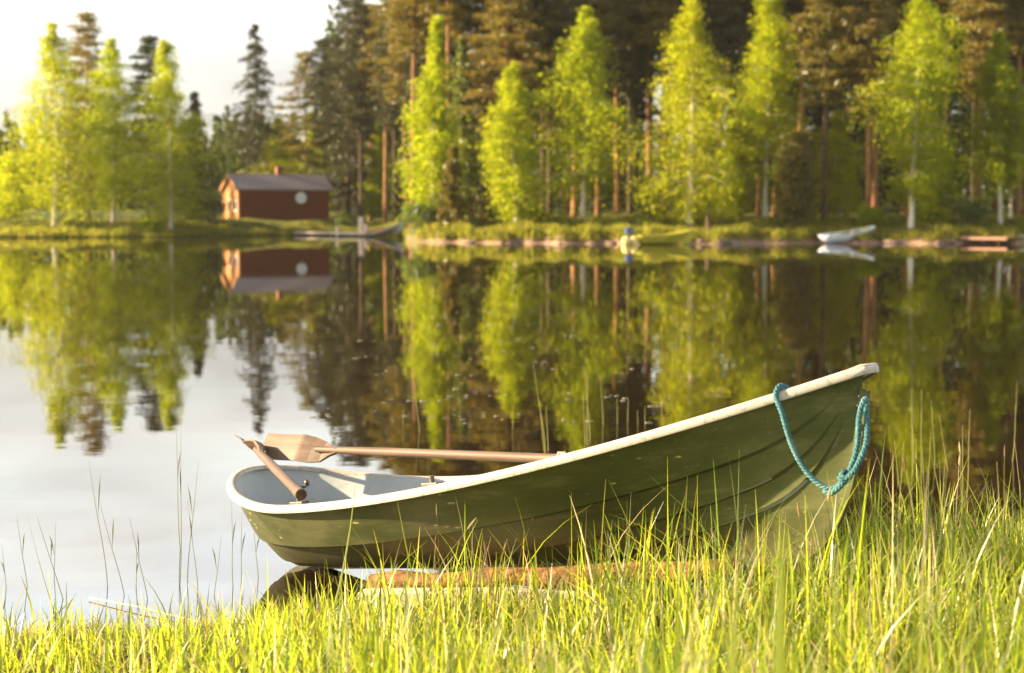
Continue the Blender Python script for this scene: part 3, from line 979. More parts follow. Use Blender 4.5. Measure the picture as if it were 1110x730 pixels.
    def keel_strip(s, mat, parent, wd=.028, out=.03):
        t = np.concatenate([.12 * np.linspace(.06, 1, 20) ** 1.6, np.linspace(.12, .84, 20)[1:], .84 + .155 * np.linspace(0, 1, 26)[1:]])
        z = s.keel(t)
        P = np.stack([t * s.L - .034 * t ** 12, 0 * t, z], 1)
        T = np.gradient(P, axis=0); T /= np.linalg.norm(T, axis=1, keepdims=True)
        N = np.stack([T[:, 2], 0 * t, -T[:, 0]], 1)
        V = []; Fc = []; n = len(t)
        for i in range(n):
            a, b = P[i] - N[i] * .003, P[i] + N[i] * out
            for pnt, w in ((a, wd), (b, wd * .7)):
                V.append((pnt[0], -w / 2, pnt[2])); V.append((pnt[0], w / 2, pnt[2]))
        for i in range(n - 1):
            o = 4 * i
            Fc += [(o, o + 4, o + 6, o + 2), (o + 1, o + 3, o + 7, o + 5), (o + 2, o + 6, o + 7, o + 3)]
        Fc += [(0, 2, 3, 1), (4 * n - 4, 4 * n - 3, 4 * n - 1, 4 * n - 2)]
        return MB().add(V, Fc).build('keel', mat, parent)


def mat_hull():
    m, nt, out = new_mat('green_gelcoat')
    big = noise(nt, 2.3, 6, .62, stretch=(.55, 1, 1.6))
    streak = noise(nt, 7.0, 6, .7, stretch=(.25, 1, 2.6), dist=.4)
    c = ramp(nt, big, [(.28, (.036, .046, .015)), (.5, (.062, .071, .025)), (.72, (.125, .122, .053))])
    pale = ramp(nt, streak, [(.52, (0, 0, 0)), (.80, (.5, .5, .5))])
    c = mixc(nt, pale, c, (.21, .19, .095))
    # scratches and lichen
    tc = nt.nodes.new('ShaderNodeTexCoord')
    mp = nt.nodes.new('ShaderNodeMapping'); mp.inputs['Scale'].default_value = (7, 14, 26); mp.inputs['Rotation'].default_value = (0, .25, 0)
    nt.links.new(tc.outputs['Object'], mp.inputs['Vector'])
    vo = nt.nodes.new('ShaderNodeTexVoronoi'); vo.inputs['Scale'].default_value = 1.0; vo.inputs['Randomness'].default_value = 1
    nt.links.new(mp.outputs['Vector'], vo.inputs['Vector'])
    n2 = noise(nt, 3.1, 3, .6)
    n3 = noise(nt, 60, 4, .7)
    d1 = ramp(nt, vo.outputs['Distance'], [(.10, (1, 1, 1)), (.17, (0, 0, 0))])
    d2 = ramp(nt, n2, [(.55, (0, 0, 0)), (.60, (1, 1, 1))])
    d3 = ramp(nt, n3, [(.42, (0, 0, 0)), (.50, (1, 1, 1))])
    k = mixc(nt, 1.0, d1, d2, 'MULTIPLY'); k = mixc(nt, 1.0, k, d3, 'MULTIPLY')
    c = mixc(nt, k, c, (.42, .36, .13))
    # brown grime that clings to the bottom planks
    sz = nt.nodes.new('ShaderNodeSeparateXYZ'); nt.links.new(tc.outputs['Object'], sz.inputs['Vector'])
    gm = nt.nodes.new('ShaderNodeMath'); gm.operation = 'MULTIPLY_ADD'
    nt.links.new(streak, gm.inputs[0]); gm.inputs[1].default_value = -.22; nt.links.new(sz.outputs['Z'], gm.inputs[2])
    gk = ramp(nt, gm.outputs[0], [(0, (.5, .5, .5)), (.05, (0, 0, 0))])
    c = mixc(nt, gk, c, (.055, .045, .020))
    # fine hairline scuffs
    sc = noise(nt, 38, 3, .8, stretch=(.35, 1, 2.2), dist=1.2)
    sk = ramp(nt, sc, [(.64, (0, 0, 0)), (.69, (.6, .6, .6))])
    c = mixc(nt, sk, c, (.22, .20, .10))
    principled(nt, out, c, ramp(nt, big, [(.3, (.34, .34, .34)), (.7, (.5, .5, .5))]), .35, streak, .08, .004)
    return m
M['hull_green'] = mat_hull()


def mat_worn(name, base, dirt, amount=.62, rough=.45):
    m, nt, out = new_mat(name)
    f = noise(nt, 5, 6, .65)
    g_ = noise(nt, 42, 4, .7)
    c = ramp(nt, f, [(.3, tuple(v * .86 for v in base)), (.7, base)])
    k = ramp(nt, g_, [(amount, (0, 0, 0)), (amount + .10, (.55, .55, .55))])
    c = mixc(nt, k, c, dirt)
    principled(nt, out, c, rough, .4, g_, .05, .003)
    return m
M['rim_white'] = mat_worn('rim_white', (.42, .375, .32), (.13, .10, .065), .54)
M['inner_grey'] = mat_worn('inner_grey', (.34, .365, .36), (.15, .13, .09), .60, .5)
M['metal'] = mat_noise('metal', (.40, .40, .40), (.62, .62, .62), 30, .35, .5, None, .1, .002, metallic=.9)
M['dark_metal'] = mat_noise('dark_metal', (.06, .05, .045), (.14, .11, .09), 30, .5, .5, None, .1, .002, metallic=.6)

TB = Vector((-1.3557, 8.9877, -1.9019 + CAMH))
RB = Matrix.Rotation(-.8050, 4, 'Z') @ Matrix.Rotation(-.1570, 4, 'Y') @ Matrix.Rotation(.0052, 4, 'X')
boat = empty('rowing_boat', TB)
boat.rotation_euler = RB.to_euler()
H1 = Hull()
H1.build_shell('hull', M['hull_green'], boat, .027, .014, 0.0, H1.outer_rows)
H1.build_shell('inner_shell', M['inner_grey'], boat, .048, .014, 0.0, H1.plain_rows, True, .012)
H1.build_rim(M['rim_white'], boat, .92)
H1.bow_plate(M['rim_white'], boat)
H1.keel_strip(M['hull_green'], boat)
H1.thwart(.56, .24, .66, M['inner_grey'], boat)
tag(boat, 'worn dark green rowing boat with white rim, bow pulled up into the grass', 'boat')
BM = Matrix.Translation(TB) @ RB
def bl(x, y, z): return BM @ Vector((x, y, z))
# ring bolt at the stem
RING = at(939, 434, 6.06)
ri = BM.inverted() @ RING
mb = MB()
c_ = Vector((H1.L * .974, 0, ri.z))
mb.tube([c_ + Vector((.020 * math.cos(a) + .022, 0, .020 * math.sin(a))) for a in np.linspace(0, 2 * math.pi, 15)], .005, 8, False)
mb.tube([c_ + Vector((-.06, 0, 0)), c_ + Vector((.012, 0, 0))], .008, 8)
mb.build('ring_bolt', M['metal'], boat, True)
# rowlock plates on the near rim
def rim_pt(t, side):
    tt = np.array([t]); return Vector((t * H1.L, side * float(H1.beam(tt)[0]), float(H1.sheer(tt)[0])))
for t, hgt in ((.305, .03), (.545, .028)):
    p = rim_pt(t, -1) + Vector((0, .045, 0))
    mb = MB().box(p + Vector((0, 0, .012)), (.10, .045, .012))
    mb.tube([p + Vector((.0, 0, .01)), p + Vector((0, 0, .02 + hgt))], .012, 10)
    mb.build('rowlock', M['dark_metal'], boat, bevel=.002)
p = rim_pt(.545, 1) + Vector((0, -.045, 0))
MB().box(p + Vector((0, 0, .012)), (.10, .045, .012)).tube([p, p + Vector((0, 0, .05))], .012, 10).build('rowlock', M['dark_metal'], boat, bevel=.002)

# ------------------------------------------------------------------ oars
def mat_oar():
    m, nt, out = new_mat('oar_wood')
    f = noise(nt, 6, 6, .65, stretch=(.25, 5, 5))
    c = ramp(nt, f, [(.3, (.065, .038, .024)), (.55, (.11, .066, .043)), (.75, (.165, .108, .075))])
    principled(nt, out, c, .6, .3, f, .15, .003)
    return m
M['oar_wood'] = mat_oar()
M['oar_end'] = mat_noise('oar_end_shaded', (.035, .018, .010), (.08, .045, .025), 60, .9)  # shade on the end turned from the sun, put into a dark colour


def frame(a, b, roll_ref):
    """local x from a to b; local z is roll_ref made square to it"""
    x = (b - a).normalized()
    y = roll_ref.cross(x).normalized(); z = x.cross(y)
    return Matrix(((x.x, y.x, z.x, a.x), (x.y, y.y, z.y, a.y), (x.z, y.z, z.z, a.z), (0, 0, 0, 1)))


def oar(a, b, face, label, shaft_r, blade_len, blade_w, extra=None):
    """a = blade tip, b = handle end, face = normal of the blade"""
    root = empty('oar', a)
    Mx = frame(a, b, face)
    root.matrix_world = Mx
    L = (b - a).length
    n = 14
    xs_ = np.linspace(blade_len * .72, L, n)
    pr = [(float(x), 0, 0) for x in xs_]
    rr = [shaft_r * (.72 + .28 * min(1, (x - blade_len * .72) / .5)) for x in xs_]
    MB().tube(pr, rr, 14).build('shaft', M['oar_wood'], root, True).data.set_sharp_from_angle(angle=RAD(50))
    # blade: flat spoon, thick at its throat, thin at its tip
    st = [(0, .47, .006, .020), (.012, .5, .008, .018), (.25, .5, .011, .010), (.50, .5, .014, .014), (.53, .5, .015, .010), (.64, .48, .018, -.012), (.76, .38, .026, -.032), (.88, .18, .036, -.020), (1.0, .12, .040, 0)]
    V = []; Fc = []
    for (u, w, th, cz) in st:
        x = u * blade_len; hw = w * blade_w; h = th / 2
        for (yy, zz) in ((-hw, -h * .4), (-hw, h * .4), (-hw * .15, h), (hw * .15, h), (hw, h * .4), (hw, -h * .4), (hw * .15, -h), (-hw * .15, -h)):
            V.append((x, yy, zz + cz))
    for i in range(len(st) - 1):
        for k in range(8):
            Fc.append((i * 8 + k, i * 8 + (k + 1) % 8, (i + 1) * 8 + (k + 1) % 8, (i + 1) * 8 + k))
    Fc += [tuple(range(8)), tuple((len(st) - 1) * 8 + k for k in range(8))]
    MB().add(V, Fc).build('blade', M['oar_wood'], root)
    if extra: extra(root, L)
    return tag(root, label, 'oar', 'oars in the rowing boat')


A1 = at(288, 485, 9.05); B1 = at(640, 499, 7.45)
def ex1(root, L):
    x = L * .93
    MB().tube([(x, .0, .0), (x, .0, .045)], .008, 8).box((x, 0, .02), (.05, .05, .012)).build('oar_pin', M['dark_metal'], root)
oar(A1, B1, Vector((-.30, -.80, .52)), 'brown oar lying lengthwise with its flat blade on the far stern rim',   .0225, .60, .155, ex1)
A2 = at(264.5, 474, 9.42); B2 = at(326.5, 536.5, 7.68)
def ex2(root, L):
    MB().tube([(L - .006, 0, 0), (L + .003, 0, 0)], .0235, 16).build('shaft_end', M['oar_end'], root)
    MB().tube([(L - .10, 0, 0), (L - .002, 0, 0)], .0275, 16).build('collar', M['oar_wood'], root, True).data.set_sharp_from_angle(angle=RAD(50))
    mb = MB()
    # swivel bracket: ball on the inboard side, arm down to the plate on the rim
    mb.tube([(L - .26, -.035, .0), (L - .22, -.045, -.03), (L - .10, -.02, -.055), (L - .06, .0, -.06)], [.007, .009, .011, .011], 8)
    for i in range(6):
        a0, a1 = math.pi * i / 6 - math.pi / 2, math.pi * (i + 1) / 6 - math.pi / 2
        mb.tube([(L - .27 + .02 * math.sin(a0), -.035, 0), (L - .27 + .02 * math.sin(a1), -.035, 0)], [max(.02 * math.cos(a0), .001), max(.02 * math.cos(a1), .001)], 12)
    mb.build('swivel', M['dark_metal'], root, True)
oar(A2, B2, (A2 - B2).cross(A2 - Vector((0, 0, CAMH)) + Vector((.6, 0, 0))), 'short oar pointing over the stern, dark sawn end towards the near rim, blade on edge', .0235, .62, .115, ex2)

# ------------------------------------------------------------------ teal mooring rope
def mat_rope():
    m, nt, out = new_mat('teal_rope')
    f = noise(nt, 90, 4, .7)
    g_ = noise(nt, 9, 3, .6)
    c = ramp(nt, f, [(.3, (.02, .075, .09)), (.6, (.06, .155, .17)), (.8, (.28, .35, .33))])
    c = mixc(nt, ramp(nt, g_, [(.45, (0, 0, 0)), (.75, (.5, .5, .5))]), c, (.16, .26, .25))
    principled(nt, out, c, .85, .2, f, .6, .004)
    return m
M['rope'] = mat_rope()
def catmull(P, n=12):
    P = [Vector(p) for p in P]
    P = [P[0] * 2 - P[1]] + P + [P[-1] * 2 - P[-2]]
    out = []
    for i in range(1, len(P) - 2):
        for k in range(n):
            t = k / n
            a, b, c, d = P[i - 1], P[i], P[i + 1], P[i + 2]
            out.append(.5 * ((2 * b) + (c - a) * t + (2 * a - 5 * b + 4 * c - d) * t * t + (3 * b - a - 3 * c + d) * t ** 3))
    out.append(P[-2])
    return out
def strands(mb, path, R_=.0054, r=.0060, pitch=.046):
    s = 0; ups = None
    cur = [[], [], []]
    for i, p in enumerate(path):
        d = (path[min(i + 1, len(path) - 1)] - path[max(i - 1, 0)]).normalized()
        if i: s += (p - path[i - 1]).length
        if ups is None: ups = Vector((0, 1, 0)) if abs(d.y) < .9 else Vector((1, 0, 0))
        a = d.cross(ups).normalized(); ups = a.cross(d).normalized()
        for k in range(3):
            t = 2 * math.pi * (s / pitch + k / 3)
            cur[k].append(p + (a * math.cos(t) + ups * math.sin(t)) * R_)
    for c in cur: mb.tube(c, r, 7)
def resample(path, step=.006):
    out = [path[0]]
    acc = 0
    for a, b in zip(path[:-1], path[1:]):
        L = (b - a).length
        if L < 1e-9: continue
        d = step - acc
        while d <= L:
            out.append(a + (b - a) * (d / L)); d += step
        acc = (acc + L) % step
    return out
mb = MB()
# the rim point over which the rope comes out of the boat
best = min(np.linspace(.6, 1, 400), key=lambda t: abs(((lambda w: PW / 2 + F * w.x / (w.y * math.cos(PITCH) - (w.z - CAMH) * math.sin(PITCH)))(BM @ rim_pt(t, -1))) - 843))
rp = rim_pt(best, -1)
w0 = BM @ rp
inside = [BM @ (rp + Vector((.02, .10, -.05))), BM @ (rp + Vector((.01, .075, -.005))), BM @ (rp + Vector((0, .05, .022))), BM @ (rp + Vector((0, .01, .024))), BM @ (rp + Vector((0, -.016, -.012)))]
D0, D1 = w0.y - .03, 6.02
def rp_at(px, py, k, off=0): return at(px, py, D0 + (D1 - D0) * k + off)
hang = [rp_at(847, 446, .06), rp_at(858, 482, .17), rp_at(873, 510, .33), rp_at(891, 527, .52), rp_at(905, 529, .66), rp_at(916, 518, .78)]
up1 = [rp_at(925, 500, .86), rp_at(930, 478, .92), rp_at(931, 455, .95), rp_at(935, 437, 1.0, .01)]
up2 = [rp_at(928, 507, .86, -.03), rp_at(938, 484, .94, -.02), rp_at(940, 462, .98, 0), rp_at(939, 440, 1.0, .03)]
strands(mb, resample(catmull(inside + hang + up1 + [RING + Vector((0, .0, .004))] + [up2[3], up2[2], up2[1], up2[0], rp_at(917, 520, .78, -.03)])))
# the knot: two turns round both parts
kc = rp_at(916, 517, .78, -.012)
kd = (up1[0] - hang[-2]).normalized()
ka = kd.cross(Vector((0, 1, 0))).normalized(); kb = kd.cross(ka).normalized()
kn = [kc + kd * (.016 * (i / 24 * 2 - 1)) + (ka * math.cos(i / 24 * 4 * math.pi) + kb * math.sin(i / 24 * 4 * math.pi)) * .0165 for i in range(25)]
strands(mb, resample(kn, .004), .0042, .0052, .036)
# doubled whipping behind the knot
strands(mb, resample(catmull([rp_at(917, 520, .78, -.02), rp_at(908, 530, .68, -.025), rp_at(899, 535, .6, -.02), rp_at(893, 531, .54, -.01)])), .006, .0065, .05)
tag(mb.build('rope', M['rope'], None, True), 'teal mooring rope looped from the white rim to the ring at the bow', 'rope')

# ------------------------------------------------------------------ timbers under the boat
M['old_log'] = mat_noise('old_log', (.07, .032, .014), (.25, .125, .055), 7, .85, .15, (.35, 4, 4), .9, .02)
M['white_plank'] = mat_noise('white_plank', (.36, .32, .26), (.58, .53, .45), 6, .7, .25, (.4, 4, 4), .2, .006)
la, lb = at(404, 630, 7.62), at(806, 613, 6.62)
mb = MB()
n = 12
P = [la.lerp(lb, i / n) + Vector((0, 0, .009 * math.sin(i * 1.7) - .012)) for i in range(n + 1)]
mb.tube(P, [  .044 + .006 * math.sin(i * 2.1) for i in range(n + 1)], 14)
tag(mb.build('log', M['old_log'], None, True), 'orange brown log lying under the middle of the rowing boat', 'log')
pa, pb = at(392, 649, 7.34), at(700, 647, 7.0)
d = (pb - pa); ang = math.atan2(d.y, d.x)
Mx = Matrix.Translation((pa + pb) / 2) @ Matrix.Rotation(ang, 4, 'Z') @ Matrix.Rotation(-math.asin(d.z / d.length), 4, 'Y')
tag(MB().box((0, 0, 0), (d.length, .10, .075), Mx).build('plank', M['white_plank'], None, False, .008), 'whitish plank in the grass in front of the orange brown log', 'plank')

# ------------------------------------------------------------------ boats, jetty and dock across the lake
def far_boat(name, label, stern_px, bow_px, stern_y, Ds, Db, L, beam, col_out, col_in, col_rim, hb, hs=.42, hm=.38, lift=0.0, roll=0.0, zb=None):
    a = at(stern_px, stern_y, Ds); b = at(bow_px, stern_y, Db)
    yaw = math.atan2(b.y - a.y, b.x - a.x)
    r = empty(name, (a.x, a.y, zb if zb is not None else -.06))
    r.rotation_euler = (Matrix.Rotation(yaw, 4, 'Z') @ Matrix.Rotation(-lift, 4, 'Y') @ Matrix.Rotation(roll, 4, 'X')).to_euler()
    h = Hull(L, hs, hm, hb, 7.0, beam / 2, 2.1, .3, False)
    h.build_shell('hull', col_out, r, .042, .014, 0.0, h.plain_rows)
    h.build_shell('inner_shell', col_in, r, .07, .014, 0.0, h.plain_rows, True, .02)
    h.build_rim(col_rim, r, 1.3)
    h.thwart(.30, .25, .7, col_in, r); h.thwart(.58, .25, .7, col_in, r)
    tag(r, label, 'boat')
    return r, h
M['pale_hull'] = mat_noise('pale_hull', (.38, .40, .36), (.52, .53, .48), 4, .5)
M['orange_inner'] = mat_noise('orange_inner', (.30, .085, .025), (.42, .14, .045), 4, .6)
M['white_hull'] = mat_noise('white_hull', (.62, .66, .72), (.74, .77, .82), 4, .45)
M['olive_hull'] = mat_noise('olive_hull', (.34, .31, .02), (.48, .42, .04), 4, .5)
M['teal_hull'] = mat_noise('teal_hull', (.20, .33, .33), (.32, .45, .44), 4, .5)
far_boat('rowing_boat', 'pale grey rowing boat with an orange inside moored at the plank jetty', 399, 446, 256, 148, 144, 5.0, 1.7, M['pale_hull'], M['orange_inner'], M['pale_hull'], .85, lift=.13, roll=.30)
far_boat('rowing_boat', 'white rowing boat drawn up on the bank below the straight pine trunks', 889, 948, 262, 111.5, 113, 4.3, 1.5, M['white_hull'], M['white_hull'], M['white_hull'], .86, hs=.58, hm=.55, lift=.085, roll=.10)
mbt, h = far_boat('motorboat', 'yellow green motorboat with an outboard motor, nosed up to the stony bank', 688, 750, 263, 106.8, 107.6, 4.0, 1.6, M['olive_hull'], M['olive_hull'], M['olive_hull'], .92, hs=.66, hm=.62, lift=.03)
M['motor_blue'] = mat_noise('motor_blue', (.03, .05, .12), (.06, .09, .20), 4, .35)
mo = MB().box((-.36, 0, .95), (.48, .40, .46)).build('outboard_motor', M['motor_blue'], mbt, False, .08)
MB().tube([(-.34, 0, .80), (-.34, 0, -.25)], .07, 10).box((-.36, 0, -.12), (.32, .02, .10)).build('drive_leg', M['motor_blue'], mo)
MB().box((-.08, 0, .42), (.10, .42, .40)).build('motor_bracket', M['dark_metal'], mbt)
far_boat('rowing_boat', 'light teal boat lying at the right end of the brown dock', 1098, 1150, 262, 112, 114, 4.2, 1.6, M['teal_hull'], M['teal_hull'], M['white'], .95, hs=.6, hm=.55)
M['fender'] = mat_noise('fender_yellow', (.62, .46, .12), (.75, .60, .22), 4, .5)
def ball_mb(c, r, n=12):
    mb = MB(); pts = []; rr = []
    for i in range(n + 1):
        a = -math.pi / 2 + math.pi * i / n
        pts.append((c[0], c[1], c[2] + r * math.sin(a) * 1.25)); rr.append(max(r * math.cos(a), .004))
    return mb.tube(pts, rr, 14)
for px, D, lab in ((678.5, 106.2, 'yellow ball buoy floating just left of the outboard motor'), (687.5, 106.4, 'yellow buoy hanging at the stern of the motorboat')):
    p = at(px, 260, D)
    tag(ball_mb((p.x, p.y, .22), .26).build('buoy', M['fender'], None, True), lab, 'buoy')

M['jetty_wood'] = mat_noise('jetty_wood', (.58, .45, .35), (.74, .61, .50), 3, .8, .2, (.4, 4, 4))
M['dock_wood'] = mat_noise('dock_wood', (.20, .11, .07), (.32, .19, .125), 3, .8, .2, (.4, 4, 4))
def deck(name, a, b, wd, z, th, mat, label, cat, posts):
    d = b - a; L = Vector((d.x, d.y, 0)).length
    r = empty(name, (a.x, a.y, 0), math.atan2(d.y, d.x))
    mb = MB()
    nn = int(L / .16)
    for i in range(nn): mb.box(((i + .5) * L / nn, 0, z), (L / nn - .015, wd, .05))
    mb.build('decking', mat, r)
    mb = MB()
    for s in (-1, 1): mb.box((L / 2, s * (wd / 2 + .06), z - th / 2 + .01), (L, .08, th))
    mb.build('beam', mat, r)
    for x, s in posts: MB().tube([(x, s * (wd / 2 - .25), -2.2), (x, s * (wd / 2 - .25), z - .03)], .08, 8).build('post', M['dark_bark'], r)
    return tag(r, label, cat)
a, b = at(326, 256, 157), at(403, 255, 147)
deck('jetty', a, b, 1.3, .34, .16, M['jetty_wood'], 'long pale plank jetty lying low on the water below the cabin', 'jetty', [(.6, -1), (.6, 1), (3.0, -1), (3.0, 1), (5.4, -1), (5.4, 1)])
a, b = at(1026, 263, 112.6), at(1098, 262, 109.6)
deck('dock', a, b, 1.8, .42, .18, M['dock_wood'], 'short red brown dock on dark posts at the right end of the far shore', 'dock', [(.5, -1), (.5, 1), (2.3, -1), (2.3, 1), (4.0, -1), (4.0, 1)])
def post(px, D, h, r, lab):
    x = (px - PW / 2) / F * D
    tag(MB().tube([(x, D, -2.2), (x, D, h * .5), (x, D, h - .04), (x, D, h)], [r, r, r * .95, r * .5], 12).build('mooring_post', M['jetty_wood'], None, True), lab, 'post')
post(366, 150.6, .95, .15, 'short pale mooring post standing beside the middle of the plank jetty')
post(392, 149, 1.75, .26, 'tall thick pale mooring post at the shore end of the plank jetty')
post(397, 148, 1.1, .16, 'lower pale mooring post at the stern of the orange inside rowing boat')
# forked stump on the bank
x = (768 - PW / 2) / F * 112
zt = gh(x, 112)
tag(MB().tube([(x, 112, zt - .3), (x + .02, 112, zt + .35), (x - .12, 112, zt + 1.15)], [.28, .20, .10], 9).tube([(x + .05, 112, zt + .1), (x + .3, 111.8, zt + .25), (x + .55, 111.6, zt + .02)], [.14, .12, .07], 8).build('tree_stump', M['dark_bark'], None, True),
    'dark forked stump on the bank right of the motorboat', 'stump')

# ------------------------------------------------------------------ near grass
def blades(n, rng, xr, yr, hfun, wr, keep, lean=.35, segs=5):
    x = rng.uniform(*xr, n); y = rng.uniform(*yr, n)
    k = rng.uniform(0, 1, n) < keep(x, y)
    x, y = x[k], y[k]; n = len(x)
    z = ground_h(x, y)
    h = hfun(x, y, rng)
    az = rng.uniform(0, 2 * math.pi, n)
    bend = np.abs(rng.normal(0, lean, n)) * h
    dx, dy = np.cos(az), np.sin(az)
    w = rng.uniform(*wr, n)
    face = az + math.pi / 2 + rng.normal(0, .7, n)
    fx, fy = np.cos(face), np.sin(face)
    V = np.empty((n, segs + 1, 2, 3))
    for i in range(segs + 1):
        u = i / segs
        cx = x + dx * bend * u ** 1.9; cy = y + dy * bend * u ** 1.9
        cz = z - .02 + h * (u - .22 * (bend / h) * u * u)
        ww = w * .5 * (1 - u ** 2.2) * (.75 + .5 * min(u * 3, 1)) + .0003
        for s, sg in ((0, -1), (1, 1)):
            V[:, i, s, 0] = cx + sg * fx * ww; V[:, i, s, 1] = cy + sg * fy * ww; V[:, i, s, 2] = cz
    base = np.arange(n)[:, None] * (2 * (segs + 1))
    Q = []
    for i in range(segs):
        a = 2 * i
        Q.append(np.stack([base[:, 0] + a, base[:, 0] + a + 1, base[:, 0] + a + 3, base[:, 0] + a + 2], 1))
    Q = np.stack(Q, 1).reshape(-1, 4)
    return V.reshape(-1, 3), Q

rng = np.random.default_rng(123)
def dland(x, y): return near_shore(x) - y
def hull_clear(x, y):
    """no blades grow through the boat"""
    inv = BM.inverted()
    c, s = math.cos(-.805), math.sin(-.805)
    lx = (x - TB.x) * c + (y - TB.y) * s; ly = -(x - TB.x) * s + (y - TB.y) * c
    t = np.clip(lx / H1.L, 0, 1)
    return ~((lx > -.05) & (lx < H1.L + .03) & (np.abs(ly) < H1.beam(t) * .72))
def hgt(x, y, rng):
    d = dland(x, y)
    right = sstep(.4, 2.0, x)
    left = sstep(-.4, -1.6, x)
    h = (.225 + .05 * np.sin(x * 3 + y * 2)) * (1 + .46 * right * sstep(2.2, .3, d) + .10 * right - .36 * left)
    h = h * (1 + .50 * sstep(.1, .5, x) * sstep(2.1, 1.6, x) * sstep(.3, .8, d))
    h = h * (1 + .35 * sstep(-.9, -.5, x) * sstep(.5, .2, x) * sstep(1.5, .8, d))
    return h * rng.uniform(.45, 1.30, len(x)) * (1 + .45 * (rng.uniform(0, 1, len(x)) > .90))
def keep_main(x, y):
    d = dland(x, y)
    k = np.where(x < -.3, sstep(0, 1.1, d), sstep(-.02, .55, d)) * .9 + .04 * (d > -.15)
    k = k * (1 - .45 * sstep(-.6, -1.5, x) * sstep(1.2, .3, d))
    k = k + .5 * sstep(1.0, 2.2, x) * (d > -.25)
    return k * hull_clear(x, y)
parts = [blades(52000, rng, (-4.6, 4.8), (2.2, 9.2), hgt, (.0035, .009), keep_main, .48)]
def hgt2(x, y, rng): return rng.uniform(.04, .13, len(x))
parts.append(blades(42000, rng, (-4.6, 4.8), (2.0, 9.0), hgt2, (.003, .006), lambda x, y: sstep(.05, .5, dland(x, y)) * .9, .7, 3))
Vs, Qs, off = [], [], 0
for v, q in parts:
    Vs.append(v); Qs.append(q + off); off += len(v)
Vs = np.concatenate(Vs); Qs = np.concatenate(Qs)
tag(link_mesh('grass', raw_mesh('grass', Vs, Qs, np.full(len(Qs), 4), M['grass'], True)), 'bright yellow green grass with dry straw on the near bank', 'grass', kind='stuff')

def straw_litter(n):
    rng = np.random.default_rng(31)
    x = rng.uniform(-4, 4.2, n); d = rng.beta(1.2, 2.4, n) * 2.2 - .12
    y = near_shore(x) - d
    k = hull_clear(x, y); x, y = x[k], y[k]; n = len(x)
    z = np.maximum(ground_h(x, y), 0) + rng.uniform(.006, .035, n)
    a = rng.uniform(0, 6.28, n)
    U = np.stack([np.cos(a), np.sin(a), rng.normal(0, .12, n)], 1)
    U /= np.linalg.norm(U, axis=1, keepdims=True)
    Wd = np.cross(U, np.array([0, 0, 1.0])); Wd /= np.linalg.norm(Wd, axis=1, keepdims=True)
    V = cards(np.stack([x, y, z], 1), U, Wd, rng.uniform(.08, .34, n), rng.uniform(.003, .008, n))
    return raw_mesh('straw_litter', V, np.arange(len(V)), np.full(n, 4), M['dry_straw'])
M['dry_straw'] = mat_leaf('dry_straw', [(0, (.10, .065, .03)), (.5, (.24, .17, .09)), (1, (.44, .35, .22))], .2, None, 0)
tag(link_mesh('straw_litter', straw_litter(5200)), 'dead straw and reed litter lying at the near waterline', 'litter', kind='stuff')
mb = MB()
rngh = np.random.default_rng(8)
for i in range(80):
    x = rngh.uniform(-.4, 3.0) if i < 40 else rngh.uniform(.9, 3.0)
    y = float(near_shore(np.array([x]))[0]) - rngh.uniform(.1, 2.4)
    if not hull_clear(np.array([x]), np.array([y]))[0]: continue
    h = rngh.uniform(.30, .52) * (1.25 if x > 1.0 else .9); z = gh(x, y)
    lx, ly = rngh.normal(0, .09), rngh.normal(0, .06)
    P = [Vector((x + lx * u * u, y + ly * u * u, z + h * u)) for u in (0, .35, .7, 1)]
    mb.tube(P, [.0017, .0015, .0012, .001], 4)
    T = (P[3] - P[2]).normalized()
    mb.tube([P[3], P[3] + T * .012, P[3] + T * .035, P[3] + T * .06], [.001, .0042, .0045, .0008], 6)
tag(mb.build('sedge_stems', M['dry_straw']), 'thin brown seed heads standing above the near grass', 'grass', kind='stuff')

def one_blade(name, base, tip, w, mat, curl, label, cat, group, segs=9, taper=2.0):
    """a single long blade: a tapered folded strip with real breadth"""
    base, tip = Vector(base), Vector(tip)
    d = tip - base
    side = Vector((.75, -.66 + curl, 0)).normalized()
    V = []; Fc = []
    for i in range(segs + 1):
        u = i / segs
        c = base + d * u + Vector((curl * .22 * d.length * math.sin(u * math.pi), 0, 0))
        ww = w * .5 * (1 - u ** taper) * (.7 + .3 * min(u * 4, 1)) + .0004
        V += [c - side * ww, c + Vector((0, -ww * .35, 0)), c + side * ww]
    for i in range(segs):
        a = 3 * i
        Fc += [(a, a + 1, a + 4, a + 3), (a + 1, a + 2, a + 5, a + 4)]
    return tag(MB().add(V, Fc).build(name, mat, None, True), label, cat, group)
def ground_below(px, py, D):
    p = at(px, py, D); return p
# big blades that stand out
GB = 'tall single grass blades'
for bx, tx, ty, D, w, curl, lab in (
        (352, 386, 520, 6.6, .013, .10, 'broad tall grass blade crossing the stern end of the rowing boat'),
        (462, 430, 540, 6.5, .011, -.05, 'thinner tall grass blade just right of the broad one at the stern end'),
        (842, 846, 560, 2.1, .024, .03, 'blurred upright grass blade close to the lens below the rope'),
        (803, 797, 615, 2.0, .022, -.03, 'blurred shorter grass blade close to the lens, left of the upright one'),
        (1085, 1122, 640, 1.9, .024, .05, 'blurred grass blade in the lower right corner'),
        (622, 600, 680, 2.3, .013, -.04, 'blurred short grass blade low in the middle of the front grass'),
        (60, 30, 560, 6.9, .008, -.06, 'thin tall grass blade at the left end of the near bank')):
    x0 = (bx - PW / 2) / F * D
    one_blade('grass_blade', (x0, D, gh(x0, D) - .02), at(tx, ty, D - .05), w, M['green_blade'], curl, lab, 'grass', GB, taper=2.0 if D > 4 else 7.0)

